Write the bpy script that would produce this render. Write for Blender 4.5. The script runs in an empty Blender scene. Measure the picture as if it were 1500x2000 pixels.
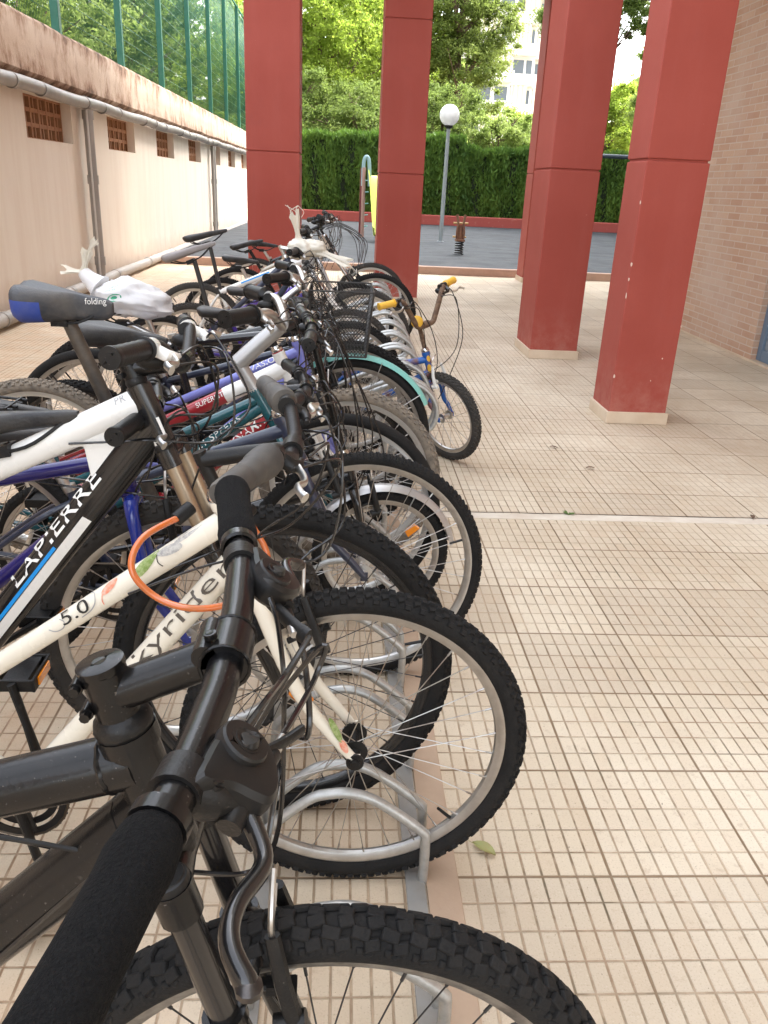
import bpy, math, random
import numpy as np
from mathutils import Vector, Matrix, noise
random.seed(7); rng = np.random.default_rng(7)
R_ = math.radians
scene = bpy.context.scene
COL = scene.collection

# ------------------------------------------------------------------ camera
CAM_H = 1.34
f_, cx_, cy_ = 1567., 750., 1000.
def _d(px, py):
    return Vector(((px-cx_)/f_, -(py-cy_)/f_, -1.0)).normalized()
_Y = _d(672, 358); _Z = -_d(570, 4850); _Z = (_Z-_Y*_Z.dot(_Y)).normalized(); _X = _Y.cross(_Z)
cam_d = bpy.data.cameras.new('camera'); cam = bpy.data.objects.new('camera', cam_d); COL.objects.link(cam)
RM = Matrix((_X, _Y, _Z))                       # camera -> world
cam.matrix_world = Matrix.Translation((0, 0, CAM_H)) @ RM.to_4x4()
cam_d.sensor_fit = 'VERTICAL'; cam_d.sensor_height = 24.0; cam_d.lens = 24.0*f_/2000.
cam_d.clip_start = 0.02; cam_d.clip_end = 2000
scene.camera = cam

# ------------------------------------------------------------------ world, sun, exposure
SUN_EL, SUN_AZ = 50., 60.     # azimuth the sun stands at, clockwise from +Y
w = bpy.data.worlds.new('World'); scene.world = w; w.use_nodes = True
nt = w.node_tree; nt.nodes.clear()
sky = nt.nodes.new('ShaderNodeTexSky'); sky.sky_type = 'NISHITA'; sky.sun_disc = False
sky.sun_elevation = R_(SUN_EL); sky.sun_rotation = R_(SUN_AZ); sky.air_density = 1.0; sky.dust_density = 5.0; sky.ozone_density = 1.0
hs = nt.nodes.new('ShaderNodeHueSaturation'); hs.inputs['Saturation'].default_value = 0.3
bgn = nt.nodes.new('ShaderNodeBackground'); bgn.inputs['Strength'].default_value = 0.15
wo = nt.nodes.new('ShaderNodeOutputWorld')
nt.links.new(sky.outputs[0], hs.inputs['Color']); nt.links.new(hs.outputs[0], bgn.inputs['Color']); nt.links.new(bgn.outputs[0], wo.inputs[0])
sd = bpy.data.lights.new('sun', 'SUN'); sd.energy = 1.1; sd.angle = R_(6); sd.color = (1, .95, .86)
sun = bpy.data.objects.new('sun', sd); COL.objects.link(sun)
_a, _e = R_(SUN_AZ), R_(SUN_EL)
sun_dir = Vector((math.sin(_a)*math.cos(_e), math.cos(_a)*math.cos(_e), math.sin(_e)))
sun.rotation_euler = sun_dir.to_track_quat('Z', 'Y').to_euler(); sun.location = (0, 0, 30)
scene.view_settings.view_transform = 'Standard'; scene.view_settings.look = 'None'
scene.view_settings.exposure = 3.05; scene.view_settings.gamma = 1
scene.cycles.max_bounces = 8; scene.cycles.diffuse_bounces = 5; scene.cycles.transparent_max_bounces = 12

# ------------------------------------------------------------------ materials
MATS = {}
def mat(name, col, rough=.5, metal=0., col2=None, nscale=8., namt=.5, bump=0., bscale=60., coat=0., spec=.5, dust=0., dustcol=(.42, .36, .28), emit=None, trans=0., ncontrast=(.4, .65), rustc=None, rusta=.5, rusts=20., speck=None):
    if name in MATS: return MATS[name]
    m = bpy.data.materials.new(name); m.use_nodes = True; t = m.node_tree; N = t.nodes; L = t.links
    b = N['Principled BSDF']; b.inputs['Roughness'].default_value = rough; b.inputs['Metallic'].default_value = metal
    b.inputs['Coat Weight'].default_value = coat; b.inputs['Specular IOR Level'].default_value = spec
    tc = N.new('ShaderNodeTexCoord')
    c = N.new('ShaderNodeRGB'); c.outputs[0].default_value = (*col, 1); cur = c.outputs[0]
    def noise_mix(cur, colr, scale, lo, hi, amt, det=5):
        n = N.new('ShaderNodeTexNoise'); n.inputs['Scale'].default_value = scale; n.inputs['Detail'].default_value = det; n.inputs['Roughness'].default_value = .6
        L.new(tc.outputs['Object'], n.inputs['Vector'])
        r = N.new('ShaderNodeMapRange'); r.inputs[1].default_value = lo; r.inputs[2].default_value = hi; r.inputs[4].default_value = amt
        L.new(n.outputs[0], r.inputs[0])
        x = N.new('ShaderNodeMix'); x.data_type = 'RGBA'; L.new(r.outputs[0], x.inputs[0]); L.new(cur, x.inputs[6]); x.inputs[7].default_value = (*colr, 1)
        return x.outputs[2], r.outputs[0]
    if col2: cur, _ = noise_mix(cur, col2, nscale, *ncontrast, namt)
    if rustc: cur, _ = noise_mix(cur, rustc, rusts, .5, .6, rusta)
    if speck: cur, _ = noise_mix(cur, speck, 330, .70, .74, .8, 2); cur, _ = noise_mix(cur, speck, 26, .66, .74, .35, 8)
    if dust:
        cur, fac = noise_mix(cur, dustcol, 14, .35, .75, dust)
        mr = N.new('ShaderNodeMath'); mr.operation = 'MULTIPLY_ADD'; L.new(fac, mr.inputs[0]); mr.inputs[1].default_value = .8; mr.inputs[2].default_value = rough; L.new(mr.outputs[0], b.inputs['Roughness'])
    L.new(cur, b.inputs['Base Color'])
    if bump:
        n = N.new('ShaderNodeTexNoise'); n.inputs['Scale'].default_value = bscale; n.inputs['Detail'].default_value = 6; L.new(tc.outputs['Object'], n.inputs['Vector'])
        bp = N.new('ShaderNodeBump'); bp.inputs['Strength'].default_value = bump; bp.inputs['Distance'].default_value = .01; L.new(n.outputs[0], bp.inputs['Height']); L.new(bp.outputs[0], b.inputs['Normal'])
    if trans:
        tr = N.new('ShaderNodeBsdfTranslucent'); L.new(cur, tr.inputs[0]); mx = N.new('ShaderNodeMixShader'); mx.inputs[0].default_value = trans
        L.new(b.outputs[0], mx.inputs[1]); L.new(tr.outputs[0], mx.inputs[2]); L.new(mx.outputs[0], N['Material Output'].inputs[0])
    if emit:
        b.inputs['Emission Color'].default_value = (*emit, 1); b.inputs['Emission Strength'].default_value = 1
    MATS[name] = m; return m

BLK = mat('black_paint', (.004, .004, .0045), .25, speck=(.13, .115, .10), dust=.02, bump=.04, bscale=220, coat=.1, spec=.32)
BLKG = mat('black_gloss', (.006, .006, .007), .2, coat=.4, dust=.03)
PLAST = mat('black_plastic', (.007, .007, .0075), .4, speck=(.09, .08, .07), dust=.03, bump=.1, bscale=300, spec=.3)
FOAM = mat('black_foam', (.005, .005, .0055), 1., spec=.2, bump=.7, bscale=520, col2=(.012, .012, .012), nscale=300)
RUB = mat('tyre_rubber', (.008, .008, .0082), .75, spec=.25, dust=.12, dustcol=(.11, .095, .08), bump=.25, bscale=160)
RUBD = mat('dusty_tyre_rubber', (.03, .028, .026), .85, dust=.4, dustcol=(.12, .10, .08), bump=.3, bscale=120)
TAN = mat('mud_caked_rubber', (.24, .2, .155), .9, col2=(.09, .08, .07), nscale=40, namt=.7, bump=.4, bscale=90)
ALU = mat('brushed_aluminium', (.62, .61, .59), .35, 1., col2=(.45, .43, .4), nscale=30, namt=.5)
CHR = mat('chrome', (.7, .7, .7), .16, 1., col2=(.35, .3, .25), nscale=50, namt=.25)
SPK = mat('spoke_steel', (.5, .49, .47), .35, 1., rustc=(.2, .11, .06), rusta=.5, rusts=15)
SPKB = mat('black_spoke_steel', (.05, .05, .05), .4, .6)
BRZ = mat('bronze_stanchion', (.42, .34, .25), .28, .9, dust=.25)
GALV = mat('galvanised_steel', (.52, .53, .52), .42, .75, col2=(.36, .37, .36), nscale=60, namt=.6, dust=.15)
CREAM = mat('cream_paint', (.8, .755, .64), .25, coat=.5, dust=.06)
WHITE = mat('white_paint', (.82, .81, .77), .25, coat=.5, dust=.08)
TEAL = mat('teal_paint', (.005, .085, .105), .22, coat=.6, dust=.05)
NAVY = mat('navy_paint', (.012, .022, .055), .28, coat=.4, dust=.1)
BLUE = mat('blue_paint', (.008, .03, .30), .2, coat=.7, dust=.04)
SKYB = mat('sky_blue_paint', (.01, .28, .72), .3)
KIDB = mat('worn_blue_paint', (.01, .10, .38), .35, rustc=(.16, .06, .03), rusta=.9, rusts=14)
RED = mat('red_paint', (.34, .012, .022), .22, coat=.6, dust=.05)
LAV = mat('lavender_paint', (.16, .18, .55), .3, coat=.4, dust=.12)
PURP = mat('purple_paint', (.12, .06, .45), .3, coat=.4, dust=.08)
PURP2 = mat('deep_purple_paint', (.035, .01, .22), .3, coat=.4, dust=.08)
SILV = mat('silver_paint', (.5, .5, .5), .3, .6, dust=.1)
BEIGE = mat('champagne_paint', (.55, .5, .42), .3, .3, dust=.1)
MINT = mat('mint_mudguard', (.20, .52, .47), .35, dust=.1)
RUST = mat('rusty_steel', (.12, .07, .045), .75, .2, col2=(.25, .16, .1), nscale=60, namt=.7, bump=.3, bscale=200)
YEL = mat('yellow_plastic', (.75, .42, .03), .4, dust=.15)
ORG = mat('orange_reflector', (.85, .26, .01), .15, coat=.6)
REDR = mat('red_reflector', (.5, .01, .015), .2, coat=.6)
ORC = mat('orange_cable_lock', (.60, .13, .02), .2, coat=.8, col2=(.45, .16, .06), nscale=50, namt=.6)
SADB = mat('black_saddle_vinyl', (.012, .0125, .015), .45, dust=.1, bump=.15, bscale=180)
SADG = mat('grey_saddle_vinyl', (.27, .25, .25), .6, dust=.15, bump=.15, bscale=180)
SADU = mat('blue_saddle_vinyl', (.01, .05, .32), .5, dust=.2)
LETW = mat('white_lettering', (.85, .84, .8), .4)
LETK = mat('black_lettering', (.02, .02, .02), .4)
LETG = mat('grey_lettering', (.35, .35, .36), .4)
LEAFG = mat('green_decal', (.17, .26, .05), .4, col2=(.5, .55, .3), nscale=120, namt=.6)
PINKD = mat('coral_decal', (.75, .22, .12), .4, col2=(.8, .6, .5), nscale=120, namt=.6)
BAG = mat('white_plastic_bag', (.85, .85, .86), .4, spec=.6, trans=.25, bump=.3, bscale=30)
BAG2 = mat('cream_plastic_bag', (.8, .76, .66), .45, trans=.2, bump=.3, bscale=60)
BAGG = mat('green_print', (.05, .35, .2), .5)

# ------------------------------------------------------------------ mesh builder
def frames(pts, closed=False, up=None):
    n = len(pts); T = []
    for i in range(n):
        a = pts[(i-1) % n] if (closed or i > 0) else pts[i]
        b = pts[(i+1) % n] if (closed or i < n-1) else pts[i]
        d = (b-a)
        T.append(d.normalized() if d.length > 1e-9 else Vector((0, 0, 1)))
    out = []
    if up is not None:
        for t in T:
            u = up - t*up.dot(t)
            u = u.normalized() if u.length > 1e-6 else t.orthogonal().normalized()
            out.append((u, t.cross(u)))
        return T, out
    u = T[0].orthogonal().normalized()
    for i, t in enumerate(T):
        if i: u = (T[i-1].rotation_difference(t)) @ u
        u = (u - t*u.dot(t)).normalized()
        out.append((u, t.cross(u)))
    return T, out

class MB:
    def __init__(s, M=None): s.v = []; s.f = []; s.mi = []; s.M = M; s.cur = 0
    def add(s, vs, fs, M=None):
        o = len(s.v); m = M if M is not None else s.M
        if m is not None: vs = [m @ Vector(p) for p in vs]
        s.v.extend([tuple(p) for p in vs]); s.f.extend([tuple(i+o for i in f) for f in fs]); s.mi.extend([s.cur]*len(fs)); return s
    def tube(s, pts, r, seg=10, closed=False, cap=True, up=None, r2=None):
        pts = [Vector(p) for p in pts]; n = len(pts)
        ra = r if isinstance(r, (list, tuple)) else [r]*n
        rb = ra if r2 is None else (r2 if isinstance(r2, (list, tuple)) else [r2]*n)
        T, F = frames(pts, closed, Vector(up) if up is not None else None); vs = []; fs = []
        for i in range(n):
            u, v = F[i]
            for k in range(seg):
                a = 2*math.pi*k/seg
                vs.append(pts[i]+u*(ra[i]*math.cos(a))+v*(rb[i]*math.sin(a)))
        for i in range(n if closed else n-1):
            j = (i+1) % n
            for k in range(seg):
                l = (k+1) % seg
                fs.append((i*seg+k, i*seg+l, j*seg+l, j*seg+k))
        if cap and not closed:
            fs.append(tuple(range(seg-1, -1, -1))); fs.append(tuple(range((n-1)*seg, n*seg)))
        return s.add(vs, fs)
    def ring(s, c, prof, n=72, axis='y', a0=0., a1=2*math.pi, closedprof=True):
        """sweep profile [(radius, side)] round the y axis at centre c"""
        c = Vector(c); full = abs(a1-a0-2*math.pi) < 1e-6; m = len(prof); vs = []; fs = []
        cnt = n if full else n+1
        for i in range(cnt):
            a = a0+(a1-a0)*i/n
            for (r, y) in prof: vs.append(c+Vector((r*math.cos(a), y, r*math.sin(a))))
        for i in range(n):
            j = (i+1) % cnt
            for k in range(m if closedprof else m-1):
                l = (k+1) % m
                fs.append((i*m+k, i*m+l, j*m+l, j*m+k))
        if not full and closedprof:
            fs.append(tuple(range(m-1, -1, -1))); fs.append(tuple(range(n*m, n*m+m)))
        return s.add(vs, fs)
    def box(s, c, size, rot=None, taper=1.):
        hx, hy, hz = size[0]/2, size[1]/2, size[2]/2; c = Vector(c); vs = []
        for z in (-1, 1):
            k = 1 if z < 0 else taper
            for x, y in ((-1, -1), (1, -1), (1, 1), (-1, 1)):
                p = Vector((x*hx*k, y*hy*k, z*hz)); vs.append(c+(rot @ p if rot is not None else p))
        return s.add(vs, [(3, 2, 1, 0), (4, 5, 6, 7), (0, 1, 5, 4), (1, 2, 6, 5), (2, 3, 7, 6), (3, 0, 4, 7)])
    def bbox(s, lo, hi):
        return s.box([(a+b)/2 for a, b in zip(lo, hi)], [b-a for a, b in zip(lo, hi)])
    def lathe(s, p0, d, prof, seg=20):
        """profile [(t, r)] about direction d from p0"""
        p0 = Vector(p0); d = Vector(d).normalized(); return s.tube([p0+d*t for t, r in prof], [max(r, 1e-4) for t, r in prof], seg, up=d.orthogonal())
    def ball(s, c, r, seg=12, sc=(1, 1, 1)):
        vs = []; fs = []; h = seg//2
        for i in range(h+1):
            th = math.pi*i/h
            for k in range(seg):
                a = 2*math.pi*k/seg
                vs.append((c[0]+r*sc[0]*math.sin(th)*math.cos(a), c[1]+r*sc[1]*math.sin(th)*math.sin(a), c[2]+r*sc[2]*math.cos(th)))
        for i in range(h):
            for k in range(seg):
                l = (k+1) % seg; fs.append((i*seg+k, (i+1)*seg+k, (i+1)*seg+l, i*seg+l))
        return s.add(vs, fs)
    def build(s, name, m, parent=None, smooth=True, bevel=0., mats=None, sharp=38):
        me = bpy.data.meshes.new(name); me.from_pydata(s.v, [], s.f)
        if mats:
            for q in mats: me.materials.append(q)
            me.polygons.foreach_set('material_index', s.mi)
        else: me.materials.append(m)
        me.update(); me.validate()
        if smooth:
            me.polygons.foreach_set('use_smooth', [True]*len(me.polygons)); me.set_sharp_from_angle(angle=R_(sharp))
        o = bpy.data.objects.new(name, me); COL.objects.link(o)
        if parent is not None: o.parent = parent
        if bevel:
            b = o.modifiers.new('bevel', 'BEVEL'); b.width = bevel; b.segments = 2; b.limit_method = 'ANGLE'; b.angle_limit = R_(40)
        return o

def spline(P, n=6, closed=False):
    P = [Vector(p) for p in P]; out = []; m = len(P)
    for i in range(m if closed else m-1):
        if closed: a, b, c, d = P[(i-1) % m], P[i], P[(i+1) % m], P[(i+2) % m]
        else: a, b, c, d = P[max(i-1, 0)], P[i], P[i+1], P[min(i+2, m-1)]
        for k in range(n):
            t = k/n
            out.append(.5*((2*b)+(c-a)*t+(2*a-5*b+4*c-d)*t*t+(3*b-a-3*c+d)*t**3))
    if not closed: out.append(P[-1])
    return out
def tag(o, label=None, cat=None, group=None, kind=None):
    if label: o['label'] = label
    if cat: o['category'] = cat
    if group: o['group'] = group
    if kind: o['kind'] = kind
    return o
def empty(name, loc, rz=0., rx=0., **k):
    o = bpy.data.objects.new(name, None); COL.objects.link(o); o.location = loc; o.rotation_euler = (rx, 0, rz); o.empty_display_size = .1
    return tag(o, **k)
def copy_tree(o, parent=None):
    c = o.copy(); COL.objects.link(c)
    if parent is not None: c.parent = parent
    for ch in o.children: copy_tree(ch, c)
    return c
def fastmesh(name, V, F, m, parent=None, smooth=False):
    """V (n,3) F (k,4) numpy"""
    me = bpy.data.meshes.new(name); k = F.shape[1]
    me.vertices.add(len(V)); me.vertices.foreach_set('co', V.astype(np.float32).ravel())
    me.loops.add(F.size); me.loops.foreach_set('vertex_index', F.astype(np.int32).ravel())
    me.polygons.add(len(F)); me.polygons.foreach_set('loop_start', np.arange(0, F.size, k, dtype=np.int32))
    me.materials.append(m); me.update(calc_edges=True)
    o = bpy.data.objects.new(name, me); COL.objects.link(o)
    if parent is not None: o.parent = parent
    return o
_tx = {}
def text2d(st, bold=.0):
    key = (st, bold)
    if key not in _tx:
        c = bpy.data.curves.new('t', 'FONT'); c.body = st; c.size = 1.; c.offset = bold; c.resolution_u = 3
        o = bpy.data.objects.new('t', c); COL.objects.link(o)
        dg = bpy.context.evaluated_depsgraph_get(); me = bpy.data.meshes.new_from_object(o.evaluated_get(dg))
        V = [(v.co.x, v.co.y) for v in me.vertices]; F = [tuple(p.vertices) for p in me.polygons]
        bpy.data.objects.remove(o); bpy.data.curves.remove(c); bpy.data.meshes.remove(me)
        x0 = min(v[0] for v in V); x1 = max(v[0] for v in V)
        _tx[key] = ([(x-x0, y) for x, y in V], F, x1-x0)
    return _tx[key]
def on_tube(mb, V2, F, p0, p1, ra, rb, ang, up=(0, 0, 1), off=.0012):
    """wrap 2-D shape (u along p0->p1, v round the tube) on a tube with radii ra (up) rb (side); ang 0 = side facing -y"""
    p0 = Vector(p0); p1 = Vector(p1); t = (p1-p0).normalized(); u = Vector(up); u = (u-t*u.dot(t)).normalized(); side = Vector((0, -1, 0))
    rm = (ra+rb)/2; vs = []
    for x, y in V2:
        a = ang+y/rm
        vs.append(p0+t*x+u*((ra+off)*math.sin(a))+side*((rb+off)*math.cos(a)))
    mb.add(vs, F)
def text_tube(st, p0, p1, ra, rb, h, start, ang, m, parent, name='lettering', bold=.0, width=None):
    V, F, wd = text2d(st, bold); sx = (width/wd) if width else h*1.35
    sy = h*1.35
    mb = MB(); on_tube(mb, [(start+x*sx, (y-.36)*sy) for x, y in V], F, p0, p1, ra, rb, ang, off=.0024)
    return mb.build(name, m, parent, smooth=False)
def ell(cx, cy, a, b, rot=0, n=14):
    V = [(cx, cy)]; F = []
    for q in (.55, 1.):
        for k in range(n):
            t = 2*math.pi*k/n; x, y = a*q*math.cos(t), b*q*math.sin(t)*abs(math.cos(t/2+math.pi/2))**.3 if False else b*q*math.sin(t)
            V.append((cx+x*math.cos(rot)-y*math.sin(rot), cy+x*math.sin(rot)+y*math.cos(rot)))
    for k in range(n):
        l = (k+1) % n; F.append((0, 1+k, 1+l)); F.append((1+k, 1+n+k, 1+n+l, 1+l))
    return V, F
def ribbon2d(pts, wd):
    V = []; F = []
    for i, (x, y) in enumerate(pts):
        a = pts[max(i-1, 0)]; b = pts[min(i+1, len(pts)-1)]; dx, dy = b[0]-a[0], b[1]-a[1]; l = math.hypot(dx, dy) or 1
        V += [(x-dy/l*wd/2, y+dx/l*wd/2), (x+dy/l*wd/2, y-dx/l*wd/2)]
        if i: F.append((2*i-2, 2*i-1, 2*i+1, 2*i))
    return V, F

#==SETTING==
# ------------------------------------------------------------------ procedural setting materials
def nodes(name):
    m = bpy.data.materials.new(name); m.use_nodes = True; return m, m.node_tree.nodes, m.node_tree.links, m.node_tree.nodes['Principled BSDF']
def mathn(N, L, op, a, b=None, c=None):
    n = N.new('ShaderNodeMath'); n.operation = op
    for i, x in enumerate((a, b, c)):
        if x is None: continue
        if hasattr(x, 'is_linked') or hasattr(x, 'links'): L.new(x, n.inputs[i])
        else: n.inputs[i].default_value = x
    return n.outputs[0]
def mixc(N, L, fac, a, b):
    x = N.new('ShaderNodeMix'); x.data_type = 'RGBA'
    if hasattr(fac, 'links'): L.new(fac, x.inputs[0])
    else: x.inputs[0].default_value = fac
    for i, q in ((6, a), (7, b)):
        if hasattr(q, 'links'): L.new(q, x.inputs[i])
        else: x.inputs[i].default_value = (*q, 1)
    return x.outputs[2]
def noisen(N, L, vec, scale, det=4, rough=.55):
    n = N.new('ShaderNodeTexNoise'); n.inputs['Scale'].default_value = scale; n.inputs['Detail'].default_value = det; n.inputs['Roughness'].default_value = rough
    L.new(vec, n.inputs['Vector']); return n.outputs[0]
def rangen(N, L, v, a, b, c=0., d=1.):
    r = N.new('ShaderNodeMapRange'); L.new(v, r.inputs[0]); r.inputs[1].default_value = a; r.inputs[2].default_value = b; r.inputs[3].default_value = c; r.inputs[4].default_value = d
    return r.outputs[0]
def bumpn(N, L, b, h, st, dist):
    bp = N.new('ShaderNodeBump'); bp.inputs['Strength'].default_value = st; bp.inputs['Distance'].default_value = dist; L.new(h, bp.inputs['Height']); L.new(bp.outputs[0], b.inputs['Normal'])

def paving_material():
    m, N, L, b = nodes('grooved_terrazzo_tiles')
    tc = N.new('ShaderNodeTexCoord'); v = tc.outputs['Object']
    sp = N.new('ShaderNodeSeparateXYZ'); L.new(v, sp.inputs[0])
    TS = .333
    wob = noisen(N, L, v, 9, 3)
    X = mathn(N, L, 'ADD', sp.outputs[0], 30*TS-.602+.0015); Y = mathn(N, L, 'ADD', sp.outputs[1], 30*TS-1.262)
    def line(c, period, half, soft):
        k = mathn(N, L, 'DIVIDE', c, period); fr = mathn(N, L, 'FRACT', k)
        d = mathn(N, L, 'ABSOLUTE', mathn(N, L, 'SUBTRACT', fr, .5)); d = mathn(N, L, 'SUBTRACT', .5, d); d = mathn(N, L, 'MULTIPLY', d, period)
        d = mathn(N, L, 'ADD', d, mathn(N, L, 'MULTIPLY', mathn(N, L, 'SUBTRACT', wob, .5), .0022))
        return rangen(N, L, d, half-soft, half+soft, 1, 0)
    gx = line(X, TS/9, .0023, .0009); gy = line(Y, TS/5, .0018, .0009)
    jx = line(X, TS, .0030, .001); jy = line(Y, TS, .0032, .001)
    g = mathn(N, L, 'MAXIMUM', gx, gy); j = mathn(N, L, 'MAXIMUM', jx, jy)
    # terrazzo body
    big = noisen(N, L, v, 1.1, 4); mid = noisen(N, L, v, 7, 5); fine = noisen(N, L, v, 260, 3, .7)
    # per tile tone
    fl = N.new('ShaderNodeCombineXYZ'); L.new(mathn(N, L, 'FLOOR', mathn(N, L, 'DIVIDE', X, TS)), fl.inputs[0]); L.new(mathn(N, L, 'FLOOR', mathn(N, L, 'DIVIDE', Y, TS)), fl.inputs[1])
    wn = N.new('ShaderNodeTexWhiteNoise'); wn.noise_dimensions = '2D'; L.new(fl.outputs[0], wn.inputs['Vector'])
    body = mixc(N, L, rangen(N, L, wn.outputs[0], 0, 1), (.64, .55, .415), (.71, .63, .495))
    body = mixc(N, L, rangen(N, L, big, .38, .62, 0, .75), body, (.50, .405, .29))
    body = mixc(N, L, rangen(N, L, noisen(N, L, v, 95, 2, .5), .735, .75, 0, .8), body, (.13, .10, .08))
    body = mixc(N, L, rangen(N, L, mathn(N, L, 'FRACT', mathn(N, L, 'MULTIPLY', wn.outputs[0], 7.3)), .90, .92, 0, .35), body, (.44, .36, .27))
    cl = N.new('ShaderNodeCombineXYZ'); L.new(mathn(N, L, 'FLOOR', mathn(N, L, 'DIVIDE', X, TS/9)), cl.inputs[0]); L.new(mathn(N, L, 'FLOOR', mathn(N, L, 'DIVIDE', Y, TS/5)), cl.inputs[1])
    wc = N.new('ShaderNodeTexWhiteNoise'); wc.noise_dimensions = '2D'; L.new(cl.outputs[0], wc.inputs['Vector'])
    body = mixc(N, L, rangen(N, L, wc.outputs[0], .55, 1., 0, .28), body, (.52, .39, .26))
    # more orange dirt towards the bikes' side
    side = rangen(N, L, sp.outputs[0], -.9, .45, .8, 0)
    body = mixc(N, L, mathn(N, L, 'MULTIPLY', side, rangen(N, L, mid, .3, .65)), body, (.55, .38, .25))
    body = mixc(N, L, rangen(N, L, fine, .58, .66, 0, .5), body, (.30, .22, .16))
    body = mixc(N, L, rangen(N, L, fine, .40, .30, 0, .35), body, (.78, .70, .58))
    body = mixc(N, L, rangen(N, L, noisen(N, L, v, 30, 6, .75), .56, .70, 0, .5), body, (.40, .30, .21))
    # grime in the grooves: greenish-brown, patchy, clean where trodden; orange near rack
    patch = noisen(N, L, v, 2.6, 5, .6)
    away = rangen(N, L, sp.outputs[0], 1.0, 2.5, 1, .22)
    dirt = mixc(N, L, side, (.125, .10, .06), (.25, .13, .065))
    dirt = mixc(N, L, rangen(N, L, mid, .4, .6), dirt, (.24, .15, .085))
    brk = rangen(N, L, noisen(N, L, v, 17, 3, .6), .38, .56, .35, 1.)
    dk = mathn(N, L, 'MULTIPLY', mathn(N, L, 'MULTIPLY', rangen(N, L, patch, .36, .60, .08, 1.), away), brk)
    gb = mixc(N, L, mathn(N, L, 'MULTIPLY', mathn(N, L, 'MULTIPLY', g, .45), away), body, (.44, .30, .185))
    gcol = mixc(N, L, mathn(N, L, 'MULTIPLY', dk, mathn(N, L, 'MULTIPLY', g, .93)), gb, dirt)
    colr = mixc(N, L, mathn(N, L, 'MULTIPLY', j, rangen(N, L, mid, .25, .6, .55, 1)), gcol, (.24, .165, .10))
    L.new(colr, b.inputs['Base Color']); b.inputs['Roughness'].default_value = .72; b.inputs['Specular IOR Level'].default_value = .3
    h = mathn(N, L, 'MULTIPLY', mathn(N, L, 'MULTIPLY', mathn(N, L, 'MAXIMUM', gx, line(Y, TS/5, .0026, .0012)), -1.), away); h = mathn(N, L, 'ADD', h, mathn(N, L, 'MULTIPLY', j, -.6)); h = mathn(N, L, 'ADD', h, mathn(N, L, 'MULTIPLY', fine, .08))
    bumpn(N, L, b, h, .6, .004)
    return m

def red_column_material():
    m, N, L, b = nodes('terracotta_red_render')
    tc = N.new('ShaderNodeTexCoord'); v = tc.outputs['Object']
    n1 = noisen(N, L, v, 1.3, 5); n2 = noisen(N, L, v, 26, 6, .7)
    c = mixc(N, L, rangen(N, L, n1, .35, .65), (.31, .052, .034), (.35, .065, .045))
    c = mixc(N, L, rangen(N, L, n2, .70, .73, 0, .6), c, (.56, .24, .19))
    sp = N.new('ShaderNodeSeparateXYZ'); L.new(v, sp.inputs[0])
    mpv = N.new('ShaderNodeMapping'); mpv.inputs['Scale'].default_value = (3, 3, .35); L.new(v, mpv.inputs[0])
    c = mixc(N, L, rangen(N, L, noisen(N, L, mpv.outputs[0], 2.2, 6, .6), .5, .75, 0, .35), c, (.37, .085, .064))
    c = mixc(N, L, mathn(N, L, 'MULTIPLY', rangen(N, L, sp.outputs[2], .45, .08, 0, .6), rangen(N, L, noisen(N, L, v, 9, 6, .7), .4, .65)), c, (.42, .16, .12))
    c = mixc(N, L, rangen(N, L, noisen(N, L, v, 5, 6, .7), .58, .8, 0, .4), c, (.27, .058, .048))
    L.new(c, b.inputs['Base Color']); b.inputs['Roughness'].default_value = .75
    bumpn(N, L, b, noisen(N, L, v, 90, 5), .25, .004); return m

def wall_material():
    m, N, L, b = nodes('cream_wall_render')
    tc = N.new('ShaderNodeTexCoord'); v = tc.outputs['Object']
    mp = N.new('ShaderNodeMapping'); mp.inputs['Scale'].default_value = (1, 2.8, .3); L.new(v, mp.inputs[0])
    st = noisen(N, L, mp.outputs[0], 1.6, 6, .65); n1 = noisen(N, L, v, .8, 4)
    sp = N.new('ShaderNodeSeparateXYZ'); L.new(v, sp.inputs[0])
    c = mixc(N, L, rangen(N, L, sp.outputs[1], 8., 19., 0, 1), (.74, .655, .56), (.88, .86, .82))  # far end painted paler, standing in for the brighter light there
    c = mixc(N, L, rangen(N, L, st, .45, .75, 0, .35), c, (.56, .42, .32))
    c = mixc(N, L, rangen(N, L, n1, .5, .8, 0, .2), c, (.60, .48, .40))
    low = rangen(N, L, mathn(N, L, 'ADD', sp.outputs[2], mathn(N, L, 'MULTIPLY', noisen(N, L, v, 5, 5), .4)), .2, .6, .6, 0)
    c = mixc(N, L, low, c, (.50, .33, .22))
    L.new(c, b.inputs['Base Color']); b.inputs['Roughness'].default_value = .85
    bumpn(N, L, b, noisen(N, L, v, 55, 5), .25, .006); return m

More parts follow.
